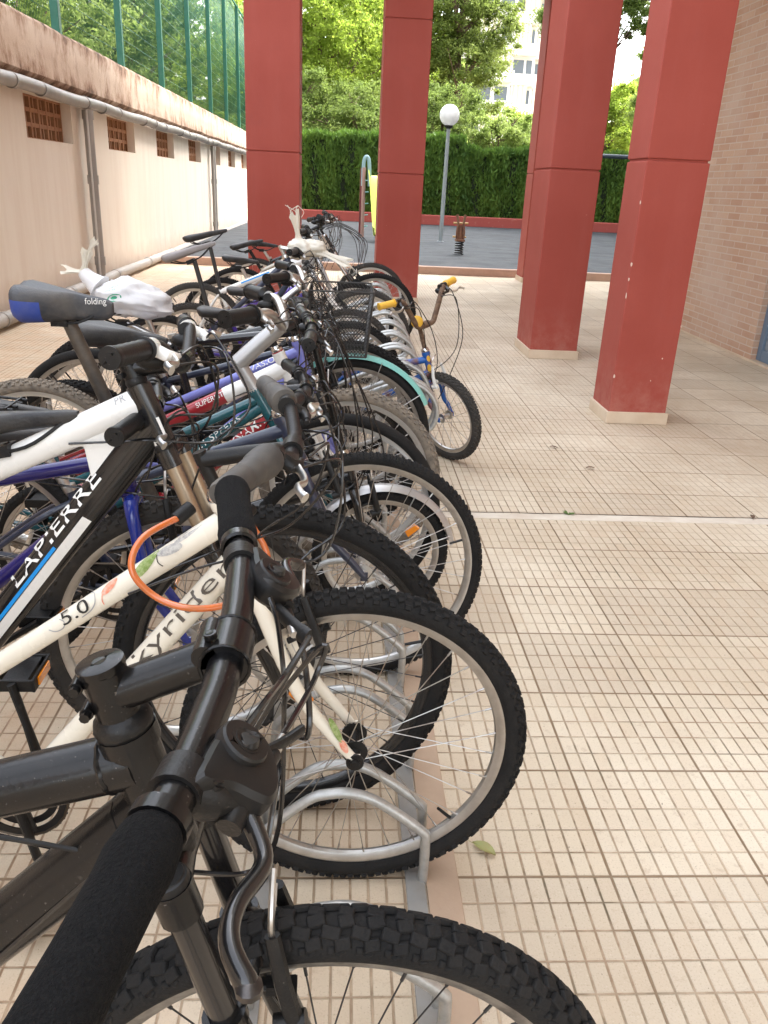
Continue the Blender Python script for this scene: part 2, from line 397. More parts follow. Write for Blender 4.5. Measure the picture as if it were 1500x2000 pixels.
def parapet_material():
    m, N, L, b = nodes('stained_concrete_parapet')
    tc = N.new('ShaderNodeTexCoord'); v = tc.outputs['Object']
    mp = N.new('ShaderNodeMapping'); mp.inputs['Scale'].default_value = (1, 1.4, .8); L.new(v, mp.inputs[0])
    sp = N.new('ShaderNodeSeparateXYZ'); L.new(v, sp.inputs[0])
    c = mixc(N, L, rangen(N, L, noisen(N, L, v, 1.2, 5), .3, .7), (.60, .45, .34), (.72, .58, .46))
    edge = mathn(N, L, 'MAXIMUM', rangen(N, L, sp.outputs[2], 2.50, 2.68, 0, 1), rangen(N, L, sp.outputs[2], 2.35, 2.16, 0, 1))
    s = mathn(N, L, 'ADD', noisen(N, L, mp.outputs[0], 3.2, 8, .72), mathn(N, L, 'MULTIPLY', edge, .17))
    c = mixc(N, L, rangen(N, L, s, .50, .70, 0, .9), c, (.34, .18, .10))
    c = mixc(N, L, rangen(N, L, s, .64, .78, 0, .85), c, (.10, .07, .05))
    L.new(c, b.inputs['Base Color']); b.inputs['Roughness'].default_value = .9
    bumpn(N, L, b, noisen(N, L, v, 30, 7, .7), .5, .012); return m

def brick_material():
    m, N, L, b = nodes('tan_brickwork')
    tc = N.new('ShaderNodeTexCoord'); v = tc.outputs['Object']
    sp = N.new('ShaderNodeSeparateXYZ'); L.new(v, sp.inputs[0])
    cb = N.new('ShaderNodeCombineXYZ'); L.new(mathn(N, L, 'ADD', sp.outputs[1], sp.outputs[0]), cb.inputs[0]); L.new(sp.outputs[2], cb.inputs[1])
    br = N.new('ShaderNodeTexBrick'); L.new(cb.outputs[0], br.inputs['Vector'])
    br.inputs['Scale'].default_value = 1.; br.inputs['Brick Width'].default_value = .25; br.inputs['Row Height'].default_value = .062; br.inputs['Mortar Size'].default_value = .005
    br.inputs['Mortar Smooth'].default_value = .2; br.inputs['Bias'].default_value = 0; br.inputs['Color1'].default_value = (0, 0, 0, 1); br.inputs['Color2'].default_value = (1, 1, 1, 1); br.inputs['Mortar'].default_value = (.5, .5, .5, 1)
    c = mixc(N, L, br.outputs[0], (.50, .31, .21), (.60, .42, .30))
    c = mixc(N, L, rangen(N, L, noisen(N, L, v, 60, 6, .7), .35, .7, 0, .4), c, (.46, .25, .15))
    c = mixc(N, L, rangen(N, L, noisen(N, L, v, 1.3, 5), .42, .68, 0, .5), c, (.62, .50, .42))
    c = mixc(N, L, br.outputs['Fac'], c, (.60, .50, .41))
    L.new(c, b.inputs['Base Color']); b.inputs['Roughness'].default_value = .85
    h = mathn(N, L, 'ADD', mathn(N, L, 'MULTIPLY', br.outputs['Fac'], -1), mathn(N, L, 'MULTIPLY', noisen(N, L, v, 120, 5), .3))
    bumpn(N, L, b, h, .7, .006); return m

def rubber_floor_material():
    m, N, L, b = nodes('blue_grey_rubber_tiles')
    tc = N.new('ShaderNodeTexCoord'); v = tc.outputs['Object']
    br = N.new('ShaderNodeTexBrick'); L.new(v, br.inputs['Vector']); br.inputs['Scale'].default_value = 1; br.inputs['Brick Width'].default_value = .9; br.inputs['Row Height'].default_value = .42; br.inputs['Mortar Size'].default_value = .02
    br.inputs['Color1'].default_value = (.012, .015, .020, 1); br.inputs['Color2'].default_value = (.034, .040, .049, 1); br.inputs['Mortar'].default_value = (.014, .016, .02, 1)
    n = noisen(N, L, v, 1.7, 7, .7); mp = N.new('ShaderNodeMapping'); mp.inputs['Scale'].default_value = (.5, 1.6, 1); L.new(v, mp.inputs[0])
    c = mixc(N, L, rangen(N, L, n, .42, .62, 0, .75), br.outputs[0], (.054, .058, .063))
    c = mixc(N, L, rangen(N, L, noisen(N, L, mp.outputs[0], 1.1, 5, .7), .58, .7, 0, .5), c, (.06, .04, .038))
    L.new(c, b.inputs['Base Color']); b.inputs['Roughness'].default_value = .8
    bumpn(N, L, b, noisen(N, L, v, 40, 5), .3, .01); return m

PAV = paving_material(); REDC = red_column_material(); WALLM = wall_material(); PARM = parapet_material(); BRICK = brick_material(); RFL = rubber_floor_material()
SOIL = mat('dry_soil', (.22, .16, .10), .95, col2=(.12, .11, .05), nscale=.7, bump=.4, bscale=10)
TRIM = mat('cream_stone_skirting', (.66, .54, .40), .6, col2=(.55, .42, .29), nscale=5, namt=.7, bump=.1)
KERBM = mat('pink_kerb', (.50, .33, .25), .8, col2=(.36, .24, .18), nscale=4, bump=.3, bscale=30)
KERBR = mat('red_painted_kerb', (.36, .07, .055), .8, col2=(.5, .25, .2), nscale=6, namt=.5, ncontrast=(.6, .75))
STRIPM = mat('pinkish_stone_strip', (.42, .30, .21), .65, col2=(.50, .37, .26), nscale=9, bump=.1, bscale=80)
PIPE = mat('grey_plastic_pipe', (.26, .245, .23), .45, col2=(.36, .32, .28), nscale=5, namt=.6, dust=.2)
TERR = mat('terracotta_lattice', (.40, .20, .10), .85, col2=(.28, .13, .07), nscale=20)
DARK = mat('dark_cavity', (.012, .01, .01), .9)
CEIL = mat('white_ceiling_render', (.7, .68, .64), .9, col2=(.6, .57, .52), nscale=2)
RENDC = mat('pale_blocker_render', (.62, .60, .55), .9, col2=(.52, .5, .46), nscale=1)  # colour of the added sun-blocking masses, pale to avoid a red bounce
GFEN = mat('green_fence_paint', (.012, .13, .085), .4, dust=.05)
DARKB = mat('dark_beam', (.05, .025, .022), .8)

# ------------------------------------------------------------------ ground, paving
def sheet(name, x0, x1, y0, y1, z, m, kind='structure'):
    b = MB(); b.add([(x0, y0, z), (x1, y0, z), (x1, y1, z), (x0, y1, z)], [(0, 1, 2, 3)]); return tag(b.build(name, m, smooth=False), kind=kind)
sheet('ground', -400, 400, -200, 700, -.03, SOIL)
sheet('pavement', -3.2, 16, -8, 13.80, 0, PAV)
b = MB(); b.bbox((-14, 13.95, -.02), (22, 32, .10)); tag(b.build('playground_surface', RFL, smooth=False), kind='structure')
b = MB(); b.bbox((-3.2, 13.802, -.02), (16, 13.948, .124)); kb = tag(b.build('playground_kerb', KERBM, smooth=False, bevel=.012), kind='structure')
b = MB(); b.bbox((.203, -6, -.02), (.272, 4.9, .0045)); tag(b.build('smooth_paving_strip', STRIPM, smooth=False, bevel=.002), kind='structure')
# expansion joint: mortar band, dark crack, and the weeds in it
b = MB(); b.bbox((.30, 3.235, -.01), (9, 3.30, .003)); tag(b.build('mortar_joint', mat('pale_mortar', (.68, .62, .52), .9, col2=(.5, .4, .3), nscale=8), smooth=False), kind='structure')
b = MB()
pts = [(x*.12+.3, 3.302+.004*noise.noise(Vector((x*.9, 0, 0)))*1.5, .0035) for x in range(75)]
vs = []; fs = []
for i, p in enumerate(pts):
    wd = .0035+.003*abs(noise.noise(Vector((i*1.7, 5, 0))))
    vs += [(p[0], p[1]-wd, .0045), (p[0], p[1]+wd, .0045)]
    if i: fs.append((2*i-2, 2*i, 2*i+1, 2*i-1))
b.add(vs, fs); tag(b.build('expansion_joint', mat('joint_dirt', (.06, .045, .03), .95), smooth=False), kind='structure')

# ------------------------------------------------------------------ columns and building overhead
ROOF_Z = 4.2
def column(x0, x1, y0, y1, seams, label, top=ROOF_Z, trim=True):
    o = empty('red_column', ((x0+x1)/2, (y0+y1)/2, 0), label=label, cat='column', group='red columns of the arcade')
    cx, cy = (x0+x1)/2, (y0+y1)/2; hx, hy = (x1-x0)/2, (y1-y0)/2; zs = [.0]+seams+[top]
    b = MB(); b.bbox((-hx+.012, -hy+.012, 0), (hx-.012, hy-.012, top)); b.build('core', REDC, o, smooth=False)
    for a, c in zip(zs[:-1], zs[1:]):
        b = MB(); b.bbox((-hx, -hy, a+(.006 if a > 0 else .002)), (hx, hy, c-.006)); b.build('shaft', REDC, o, smooth=False, bevel=.007)
    if trim:
        t = .014; b = MB()
        b.bbox((-hx-t, -hy-t, .001), (hx+t, -hy+.004, .076)); b.bbox((-hx-t, -hy+.0045, .001), (-hx+.004, hy+t, .075)); b.bbox((hx-.004, -hy+.0045, .001), (hx+t, hy+t, .075)); b.bbox((-hx+.0045, hy-.004, .001), (hx-.0045, hy+t, .075))
        b.build('skirting', TRIM, o, smooth=False, bevel=.003)
    return o
col_near = column(1.705, 2.075, 4.875, 5.22, [1.54], 'nearest red column on the right, chipped along its left edge')
column(1.645, 2.055, 6.91, 7.50, [1.52, ], 'red column just left of the nearest one, before the brick wall')
column(.405, .925, 10.1, 10.66, [1.47, 3.03], 'red column in the middle, left of the globe lamp')
column(-1.035, -.475, 9.30, 9.80, [1.615], 'leftmost red column, beside the cream wall')
column(2.86, 3.34, 13.1, 13.55, [1.60], 'farthest red column, at the edge of the playground')
CHIP = mat('exposed_plaster_chip', (.72, .55, .45), .9)
for (x, z, w_, h_) in [(-.184, .97, .007, .013), (-.186, .885, .004, .012), (-.187, .79, .003, .020), (-.185, .30, .006, .013), (.10, .42, .004, .005), (.05, .28, .003, .004), (.182, .62, .004, .008), (-.187, 1.31, .003, .012)]:
    b = MB(); vs = [(x+w_*math.cos(t*.785)*random.uniform(.6, 1.1)+.002, -.1745, z+h_*math.sin(t*.785)*random.uniform(.6, 1.1)) for t in range(8)]
    b.add(vs+[(p[0], p[1]+.006, p[2]) for p in vs], [tuple(range(8)), tuple(range(15, 7, -1))]+[(i, i+8, (i+1) % 8+8, (i+1) % 8) for i in range(8)]); b.build('chipped_spot', CHIP, col_near, smooth=False)
b = MB(); b.bbox((1.6, -8, ROOF_Z), (24, 12.6, ROOF_Z+.35)); b.bbox((-1.15, 9.0, ROOF_Z), (1.599, 12.6, ROOF_Z+.35)); tag(b.build('building_soffit', CEIL, smooth=False), 'pale soffit of the building carried by the red columns', 'ceiling')
b = MB(); b.bbox((-1.15, 12.61, ROOF_Z-.18), (24, 13.6, ROOF_Z+.35)); tag(b.build('edge_beam', DARKB, smooth=False, bevel=.01), 'dark beam spanning the tops of the far columns', 'beam')
b = MB(); b.bbox((1.6, -8, ROOF_Z+.36), (24, 13.6, 14)); b.bbox((-1.15, 9.0, ROOF_Z+.36), (1.599, 13.6, 14)); tag(b.build('added_upper_block', RENDC, smooth=False), 'added unseen pale block over the arcade, keeping the sun off', 'building')  # invented mass above the view, shaped to block the sun

b = MB(); b.bbox((14, 13.61, 0), (24, 37, 28)); tag(b.build('added_shade_block', RENDC, smooth=False), 'added unseen pale block that shades the playground from the sun', 'building')  # unseen block added to keep direct sun off playground and left wall

# brick wall and doorway on the right
wl = empty('brick_wall', (3.72, 7.12, 0), label='tan brick wall on the right behind the red columns', cat='wall')
b = MB(); b.bbox((0, 0, 0), (.4, 3.7, ROOF_Z)); b.bbox((0, -8, 0), (.4, -1.25, ROOF_Z)); b.bbox((0, -1.2495, 2.2), (.4, -.0005, ROOF_Z)); b.build('brickwork', BRICK, wl, smooth=False)
b = MB(); b.bbox((-.012, -1.26, 0.001), (.10, 3.7, .018)); b.build('threshold', TRIM, wl, smooth=False)
dr = empty('glazed_door', (3.80, 6.49, 0), label='blue framed glass door set in the brick wall', cat='door')
fm = mat('blue_grey_frame', (.14, .2, .27), .4)
b = MB(); b.bbox((-.03, .55, .02), (.03, .625, 2.2)); b.bbox((-.03, -.625, .02), (.03, -.55, 2.2)); b.bbox((-.029, -.549, .02), (.029, .549, .12)); b.bbox((-.029, -.549, 2.1), (.029, .549, 2.2)); b.bbox((-.029, -.549, 1.0), (.029, .549, 1.06)); b.build('door_frame', fm, dr, smooth=False, bevel=.004)
for za, zb in ((.121, .999), (1.061, 2.099)): b = MB(); b.bbox((-.006, -.549, za), (.006, .549, zb)); b.build('glass_pane', mat('door_glass', (.25, .28, .3), .08, spec=.8), dr, smooth=False)

# ------------------------------------------------------------------ left wall with lattices
WX = -3.1
lw = empty('cream_wall', (WX, 18, 0), label='long cream rendered wall on the left with lattice vents', cat='wall')
OPN = [8.8+2.95*k for k in range(-3, 9)]; OW = 1.45; Z0, Z1 = 1.62, 2.035
b = MB(); yA, yB = -4-18, 34-18
b.bbox((-.5, yA, 0), (0, yB, Z0)); b.bbox((-.5, yA, Z1), (0, yB, 2.16))
prev = yA
for y in OPN:
    b.bbox((-.5, prev, Z0), (0, y-18, Z1)); prev = y-18+OW
b.bbox((-.5, prev, Z0), (0, yB, Z1)); b.build('wall_face', WALLM, lw, smooth=False)
for y in OPN:
    g = MB(); y0 = y-18; gx = -.15
    for i in range(7):
        yy = y0+OW*i/6; g.bbox((gx-.04, yy-.022, Z0), (gx+.04, yy+.022, Z1))
    for k in range(4):
        zz = Z0+(Z1-Z0)*k/3; g.bbox((gx-.045, y0, zz-.02), (gx+.036, y0+OW, zz+.02))
    for i in range(6):
        yy = y0+OW*(i+.5)/6; g.bbox((gx-.03, yy-.014, Z0), (gx+.03, yy+.014, Z1))
    gr = g.build('vent_lattice', TERR, lw, smooth=False)
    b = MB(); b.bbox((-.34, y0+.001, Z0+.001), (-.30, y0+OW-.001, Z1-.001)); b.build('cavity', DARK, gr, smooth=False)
# parapet: wavy slab overhanging the wall
b = MB(); vs = []; fs = []; n = 190
for i in range(n+1):
    y = -22+38*i/n; nz = noise.noise(Vector((y*.8, 1, 0)))*.022+noise.noise(Vector((y*3.1, 4, 0)))*.008
    nt_ = noise.noise(Vector((y*1.7, 9, 0)))*.012+noise.noise(Vector((y*9, 9, 0)))*.005
    vs += [(-.55, y, 2.16), (.03, y, 2.155+nz*.5), (.085, y, 2.20+nz), (.075, y, 2.40), (.08, y, 2.655+nt_), (.05, y, 2.69+nt_), (-.55, y, 2.70)]
    if i:
        for k in range(6): fs.append(((i-1)*7+k, i*7+k, i*7+k+1, (i-1)*7+k+1))
b.add(vs, fs); b.build('parapet', PARM, lw, sharp=50)
# pipes
def collars(par, ys, r, m):
    b = MB(); b.lathe((0, -.05, 0), (0, 1, 0), [(0, r), (0, r+.008), (.03, r+.008), (.03, r+.004), (.09, r+.004), (.09, r)], 18); o = b.build('collar', m, par); o.location = (0, ys[0], 0)
    for y in ys[1:]: c = o.copy(); COL.objects.link(c); c.parent = par; c.location = (0, y, 0)
gp = empty('gutter_pipe', (WX+.10, 18, 2.07), label='long grey plastic pipe running under the parapet', cat='pipe')
b = MB(); L_ = [(0, -22+.5*i, .010*math.sin(i*1.3)) for i in range(77)]; b.tube(L_, .062, 20); b.build('pipe', PIPE, gp)
collars(gp, [(-22+1.45*i) for i in range(26)]+[(-21.3+2.9*i) for i in range(13)], .062, PIPE)
bp = empty('ground_pipe', (WX+.11, 18, .09), label='grey pipe lying on brackets along the foot of the wall', cat='pipe')
b = MB(); b.tube([(0, -22+.8*i, .004*math.sin(i*2.)) for i in range(48)], .062, 20); b.build('pipe', mat('pale_grey_pipe', (.40, .37, .34), .5, col2=(.3, .26, .22), nscale=4, dust=.25), bp)
collars(bp, [(-22+1.9*i) for i in range(20)], .062, PIPE)
for k, (y, lab) in enumerate([(10.55, 'wide grey downpipe nearest the camera on the cream wall'), (20.25, 'far grey downpipe with a dark band on the cream wall')]):
    d = empty('downpipe', (WX+.10, y, 0), label=lab, cat='pipe', group='downpipes on the cream wall')
    b = MB(); b.tube([(0, 0, 2.0), (0, 0, 1.1), (0, 0, .15)], .055, 20); b.build('pipe', PIPE, d)
    for z in (1.95, 1.25, .32): b = MB(); b.lathe((0, 0, z-.05), (0, 0, 1), [(0, .056), (0, .066), (.10, .066), (.10, .056)], 18); b.build('collar', PIPE, d)
    b = MB(); b.tube([(.02, -.105, .12), (.02, -.105, 2.0)], .012, 8); b.build('conduit', mat('pale_conduit', (.5, .47, .43), .5), d)

# ------------------------------------------------------------------ green mesh fence on the wall
fe = empty('mesh_fence', (WX-.22, 18, 2.70), label='tall green wire mesh fence standing on the cream wall', cat='fence')
py = [10.75+2.87*k-18 for k in range(-4, 9)]
for y in py:
    b = MB(); b.bbox((-.045, y-.045, -.02), (.045, y+.045, 3.4)); b.build('post', GFEN, fe, smooth=False, bevel=.006); b = MB(); b.bbox((-.05, y+.05, -.02), (-.02, y+.16, .9)); b.build('stub_post', GFEN, fe, smooth=False, bevel=.006)
V = []; F = []
def addbox(lo, hi):
    o = len(V)
    for z in (lo[2], hi[2]):
        for x, y in ((lo[0], lo[1]), (hi[0], lo[1]), (hi[0], hi[1]), (lo[0], hi[1])): V.append((x, y, z))
    for q in ((3, 2, 1, 0), (4, 5, 6, 7), (0, 1, 5, 4), (1, 2, 6, 5), (2, 3, 7, 6), (3, 0, 4, 7)): F.append([o+i for i in q])
y = -11.
while y < 15.8:
    addbox((-.060, y-.0024, 0), (-.056, y+.0024, 3.4)); y += .05
for z in np.arange(.1, 3.4, .2): addbox((-.053, -11, z-.003), (-.050, 15.8, z+.003))
fastmesh('wire_mesh', np.array(V), np.array(F), GFEN, fe)
b = MB(); b.bbox((-.02, -11, 3.36), (.02, 15.8, 3.4)); b.build('rail', GFEN, fe, smooth=False)

# ------------------------------------------------------------------ foliage
def leaf_mat(name, c1, c2, trans=.35):
    m, N, L, b = nodes(name); tc = N.new('ShaderNodeTexCoord'); v = tc.outputs['Object']
    n = noisen(N, L, v, 1.2, 3); n2 = noisen(N, L, v, 9, 2)
    c = mixc(N, L, rangen(N, L, mathn(N, L, 'ADD', mathn(N, L, 'MULTIPLY', n, .6), mathn(N, L, 'MULTIPLY', n2, .4)), .36, .62), c1, c2)
    L.new(c, b.inputs['Base Color']); b.inputs['Roughness'].default_value = .6; b.inputs['Specular IOR Level'].default_value = .25
    tr = N.new('ShaderNodeBsdfTranslucent'); L.new(c, tr.inputs[0]); mx = N.new('ShaderNodeMixShader'); mx.inputs[0].default_value = trans
    L.new(b.outputs[0], mx.inputs[1]); L.new(tr.outputs[0], mx.inputs[2]); L.new(mx.outputs[0], N['Material Output'].inputs[0]); return m
LF_Y = leaf_mat('yellow_green_leaves', (.20, .30, .035), (.36, .45, .075), .6)
LF_M = leaf_mat('mid_green_leaves', (.22, .31, .07), (.36, .44, .13), .55)
LF_D = leaf_mat('dark_pine_needles', (.13, .18, .04), (.24, .30, .07), .5)
LF_B = leaf_mat('grey_green_pine', (.12, .18, .04), (.23, .30, .075), .5)
LF_H = leaf_mat('hedge_green', (.05, .11, .018), (.13, .23, .035), .35)
BARK = mat('pine_bark', (.12, .075, .05), .95, col2=(.2, .14, .1), nscale=6, bump=.6, bscale=12)
def leaves(P, Nrm, size, aspect, droop=0.):
    """quads at P, oriented roughly to Nrm with jitter"""
    n = len(P); a = rng.normal(size=(n, 3)); a += Nrm*.6
    a /= np.linalg.norm(a, axis=1)[:, None]
    t = rng.normal(size=(n, 3)); t[:, 2] += droop; t -= a*np.sum(t*a, axis=1)[:, None]; t /= np.linalg.norm(t, axis=1)[:, None]
    s = np.cross(a, t); sz = size*rng.uniform(.6, 1.4, size=(n, 1)); l = t*sz*aspect; s = s*sz
    V = np.concatenate([P-l*.5, P+s*.5+l*.05, P+l*.5, P-s*.5+l*.05], axis=1).reshape(-1, 3)
    return V, np.arange(n*4).reshape(n, 4)
def tree(name, loc, blobs, m, label, n=9000, size=.16, aspect=1.9, trunk=.22, lean=0., h=None, group='trees beyond the hedge', trunk_m=None):
    """blobs: (x,y,z,rx,ry,rz) relative to loc"""
    o = empty(name, loc, label=label, cat='tree', group=group)
    vol = np.array([b_[3]*b_[4]+b_[4]*b_[5]+b_[3]*b_[5] for b_ in blobs]); share = vol/vol.sum(); P = []; Nn = []
    for b_, s_ in zip(blobs, share):
        # clumps scattered on and in each blob, leaves scattered in clumps
        rb = min(b_[3:6]); nc = max(16, int(75*(vol.sum()*s_)/6)); k = max(5, int(n*s_/nc))
        d = rng.normal(size=(nc, 3)); d /= np.linalg.norm(d, axis=1)[:, None]; rad = rng.uniform(.45, 1.08, size=(nc, 1))**.6
        cc = d*rad*np.array(b_[3:6])+np.array(b_[:3]); cr = rng.uniform(.13, .36, size=nc)*(.45+.50*rb)
        q = rng.normal(size=(nc, k, 3)); q /= np.linalg.norm(q, axis=2)[:, :, None]; q *= np.abs(rng.normal(0, .75, size=(nc, k, 1)))
        pts = cc[:, None, :]+q*cr[:, None, None]*np.array([1.25, 1.25, .8]); P.append(pts.reshape(-1, 3)); Nn.append(q.reshape(-1, 3)+np.array([0, 0, .5]))
    V, F = leaves(np.concatenate(P), np.concatenate(Nn), size, aspect)
    fastmesh('crown', V, F, m, o)
    top = h or max(b_[2] for b_ in blobs); b = MB()
    tr = [(lean*(i/6)**1.5+.12*math.sin(i*1.7+loc[0]), .1*math.cos(i*2.1), top*i/6) for i in range(7)]
    b.tube(tr, [trunk*(1-.11*i) for i in range(7)], 9)
    for b_ in blobs:
        st = Vector(tr[min(5, max(2, int(6*(b_[2]-b_[5]*.7)/top)))]); e = Vector(b_[:3]); mid = (st+e)/2+Vector((0, 0, -.15*(e-st).length))
        b.tube([st, mid, e], [trunk*.42, trunk*.3, trunk*.1], 6)
        for q in range(4):
            e2 = e+Vector((random.uniform(-1, 1)*b_[3], random.uniform(-1, 1)*b_[4], random.uniform(-.3, .8)*b_[5]))*.8; b.tube([mid, (mid+e2)/2+Vector((0, 0, .1)), e2], [trunk*.2, trunk*.13, trunk*.05], 5)
    b.build('trunk', trunk_m or BARK, o); return o
def blobset(cx, cz0, cz1, r, k, sq=.75, yj=.6):
    out = []
    for i in range(k):
        t = (i+.5)/k; a = i*2.4; rr = r*(.55+.45*math.sin(math.pi*min(1, t*.9+.1)))
        out.append((cx+math.cos(a)*rr*.7, math.sin(a)*rr*yj, cz0+(cz1-cz0)*t, rr*.72, rr*.66, rr*.6*sq+.2))
    return out
# hedge: dense upright sprays over a solid dark body
he = empty('clipped_hedge', (0, 31.6, .1), label='long clipped dark green conifer hedge behind the playground', cat='hedge')
def hedge_panel(x0, x1, top, n):
    P = np.stack([rng.uniform(x0, x1, n), rng.normal(0, .06, n)-.30+rng.uniform(0, .10, n), rng.uniform(.1, top, n)], 1)
    P[:, 1] += .09*np.sin(P[:, 0]*5.3+np.sin(P[:, 2]*1.3)*1.2)+.05*np.sin(P[:, 0]*13.1+P[:, 2]*2)
    a = rng.normal(size=(n, 3))*.5; a[:, 1] -= 1; a /= np.linalg.norm(a, axis=1)[:, None]
    t = rng.normal(size=(n, 3))*.35; t[:, 2] += 1; t -= a*np.sum(t*a, axis=1)[:, None]; t /= np.linalg.norm(t, axis=1)[:, None]
    s = np.cross(a, t); sz = rng.uniform(.03, .07, (n, 1)); l = t*sz*3.6; s = s*sz
    return np.concatenate([P-l*.5, P+s*.5, P+l*.5+a*.03, P-s*.5], axis=1).reshape(-1, 3)
Vh = []
for (x0, x1, tp, n_) in [(-9, 1.9, 2.80, 30000), (1.9, 4.3, 2.84, 9000), (4.3, 14, 2.52, 30000)]:
    Vh.append(hedge_panel(x0, x1, tp, n_))
    m_ = int((x1-x0)*1300); P = np.stack([rng.uniform(x0, x1, m_), rng.uniform(-.4, .9, m_), tp+rng.normal(0, .06, m_)], 1); P[:, 2] += .05*np.sin(P[:, 0]*2.1)+.04*np.sin(P[:, 0]*5.7+1)
    t = rng.normal(size=(m_, 3))*.4; t[:, 2] += 1; t /= np.linalg.norm(t, axis=1)[:, None]; a = np.cross(t, rng.normal(size=(m_, 3))); a /= np.linalg.norm(a, axis=1)[:, None]
    sz = rng.uniform(.03, .06, (m_, 1)); Vh.append(np.concatenate([P-t*sz*2, P+a*sz*.5, P+t*sz*3, P-a*sz*.5], axis=1).reshape(-1, 3))
Vh = np.concatenate(Vh); fastmesh('foliage', Vh, np.arange(len(Vh)).reshape(-1, 4), LF_H, he)
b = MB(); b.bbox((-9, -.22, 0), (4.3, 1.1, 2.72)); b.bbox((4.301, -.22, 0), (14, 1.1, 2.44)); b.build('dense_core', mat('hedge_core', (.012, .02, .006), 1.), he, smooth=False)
b = MB(); b.bbox((-9, 30.35, .09), (14, 30.95, .42)); tag(b.build('low_red_wall', KERBR, smooth=False, bevel=.02), 'low red wall at the foot of the hedge', 'wall')

# trees behind the hedge
tree('broadleaf_tree', (-1.2, 40, 0), blobset(0, 3.2, 9.3, 3.0, 11), LF_Y, 'tall yellow-green tree rising between the two left columns', 102000, 0.068)
tree('broadleaf_tree', (1.6, 45, 0), blobset(0, 4.5, 11.5, 3.0, 10), LF_Y, 'bright leafy tree behind the tall yellow-green one', 85000, 0.075)
tree('small_pine', (.3, 35.5, 0), blobset(0, 2.4, 4.6, 2.0, 7), LF_B, 'bushy grey-green pine just above the hedge, left of the middle column', 71400, 0.044)
tree('small_pine', (-2.0, 35.8, 0), blobset(0, 2.2, 5.0, 1.7, 6), LF_B, 'grey-green pine above the hedge by the leftmost column', 57800, 0.044)
tree('tall_pine', (5.3, 43, 0), blobset(.1, 5.2, 12.0, 2.15, 12), LF_D, 'tall dark pine to the left of the white tower block', 119000, 0.058, trunk=.3, h=12)
tree('small_pine', (3.6, 36.5, 0), blobset(0, 2.2, 5.0, 1.7, 7), LF_B, 'round grey-green pine directly behind the globe lamp', 68000, 0.044)
tree('shrub_tree', (6.1, 35.5, 0), blobset(0, 2.2, 3.9, 1.5, 6), LF_M, 'low leafy tree over the hedge, right of the globe lamp', 44200, 0.051)
tree('shrub_tree', (8.0, 37.5, 0), blobset(0, 2.4, 4.4, 1.3, 6), LF_Y, 'slender light green tree in front of the tower block', 44200, 0.051)
tree('tall_pine', (9.3, 34, 0), [(-1.1, 0, 7.3, 1.2, 1.1, .8), (.2, .3, 8.3, 1.5, 1.2, .9), (-.6, 0, 6.4, .7, .7, .4), (1.2, .2, 7.4, 1.1, 1., .7)], LF_B, 'pine with a spreading crown right of the tower block', 57800, 0.044, trunk=.18, h=8.6)
tree('leaning_pine', (13.6, 36, 0), [(-.4, 0, 6.9, 1.4, 1.2, .8), (.9, 0, 8.2, 1.7, 1.2, .9), (-1.4, 0, 8.9, 1.2, 1.2, .7), (-1.3, .3, 4.6, .9, .8, .8)], LF_M, 'leaning dark-trunked pine seen between the two nearest columns', 57800, 0.048, trunk=.24, lean=1.2, h=9.5)
tree('broadleaf_tree', (11.6, 40, 0), blobset(0, 2.6, 5.8, 1.9, 7), LF_Y, 'light green tree low between the two nearest columns', 57800, 0.061)
for i, (x, y, z0, z1, r, m_, lb) in enumerate([(-9.5, 15, 2.5, 7.6, 2.5, LF_M, 'green tree behind the mesh fence, nearest the camera'), (-8.2, 21, 2.5, 8.5, 2.7, LF_M, 'second green tree behind the mesh fence'), (-7.2, 27, 2.5, 8.5, 2.6, LF_B, 'third tree behind the mesh fence, greyer than its neighbours'), (-7.0, 34, 2.5, 9.5, 2.8, LF_Y, 'lighter tree far along behind the mesh fence'), (-14, 25, 3.5, 10, 3.4, LF_Y, 'bright tree set back behind the mesh fence'), (-10.5, 41, 3, 11, 3.2, LF_M, 'tree at the far end behind the mesh fence')]):
    tree('broadleaf_tree', (x, y, 0), blobset(0, z0, z1, r, 9), m_, lb, 71400, 0.058, group='trees behind the mesh fence')
for i, (x, y, r, h_, lb) in enumerate([(-6, 62, 5, 11, 'distant tree on the left of the far tree line'), (3, 66, 5.5, 12, 'distant tree in the centre of the far tree line'), (22, 60, 4.5, 8.5, 'distant tree on the right of the far tree line'), (30, 70, 6, 10, 'distant tree at the right end of the far tree line')]):
    tree('distant_tree', (x, y, 0), blobset(0, 2.5, h_, r, 8), LF_M, lb, 14000, .3, group='far tree line')

# ------------------------------------------------------------------ white tower block
tb = empty('tower_block', (16.5, 98, 0), label='white high-rise apartment block with stacked curtained balconies', cat='building')
WT = mat('white_facade', (.80, .79, .76), .8, col2=(.7, .68, .64), nscale=.6)
CUR = nodes('striped_awning')[0]
N, L, bb_ = CUR.node_tree.nodes, CUR.node_tree.links, CUR.node_tree.nodes['Principled BSDF']
tc = N.new('ShaderNodeTexCoord'); sp = N.new('ShaderNodeSeparateXYZ'); L.new(tc.outputs['Object'], sp.inputs[0])
st = mathn(N, L, 'GREATER_THAN', mathn(N, L, 'FRACT', mathn(N, L, 'MULTIPLY', sp.outputs[0], 1.9)), .5)
L.new(mixc(N, L, st, (.62, .55, .36), (.80, .78, .70)), bb_.inputs['Base Color'])
WIN = mat('tower_window', (.09, .11, .13), .15, spec=.8)
blocks = [(-3.2, 1.6, 0, 8), (1.9, 4.6, 2.5, 10), (4.9, 8.3, 5, 12)]
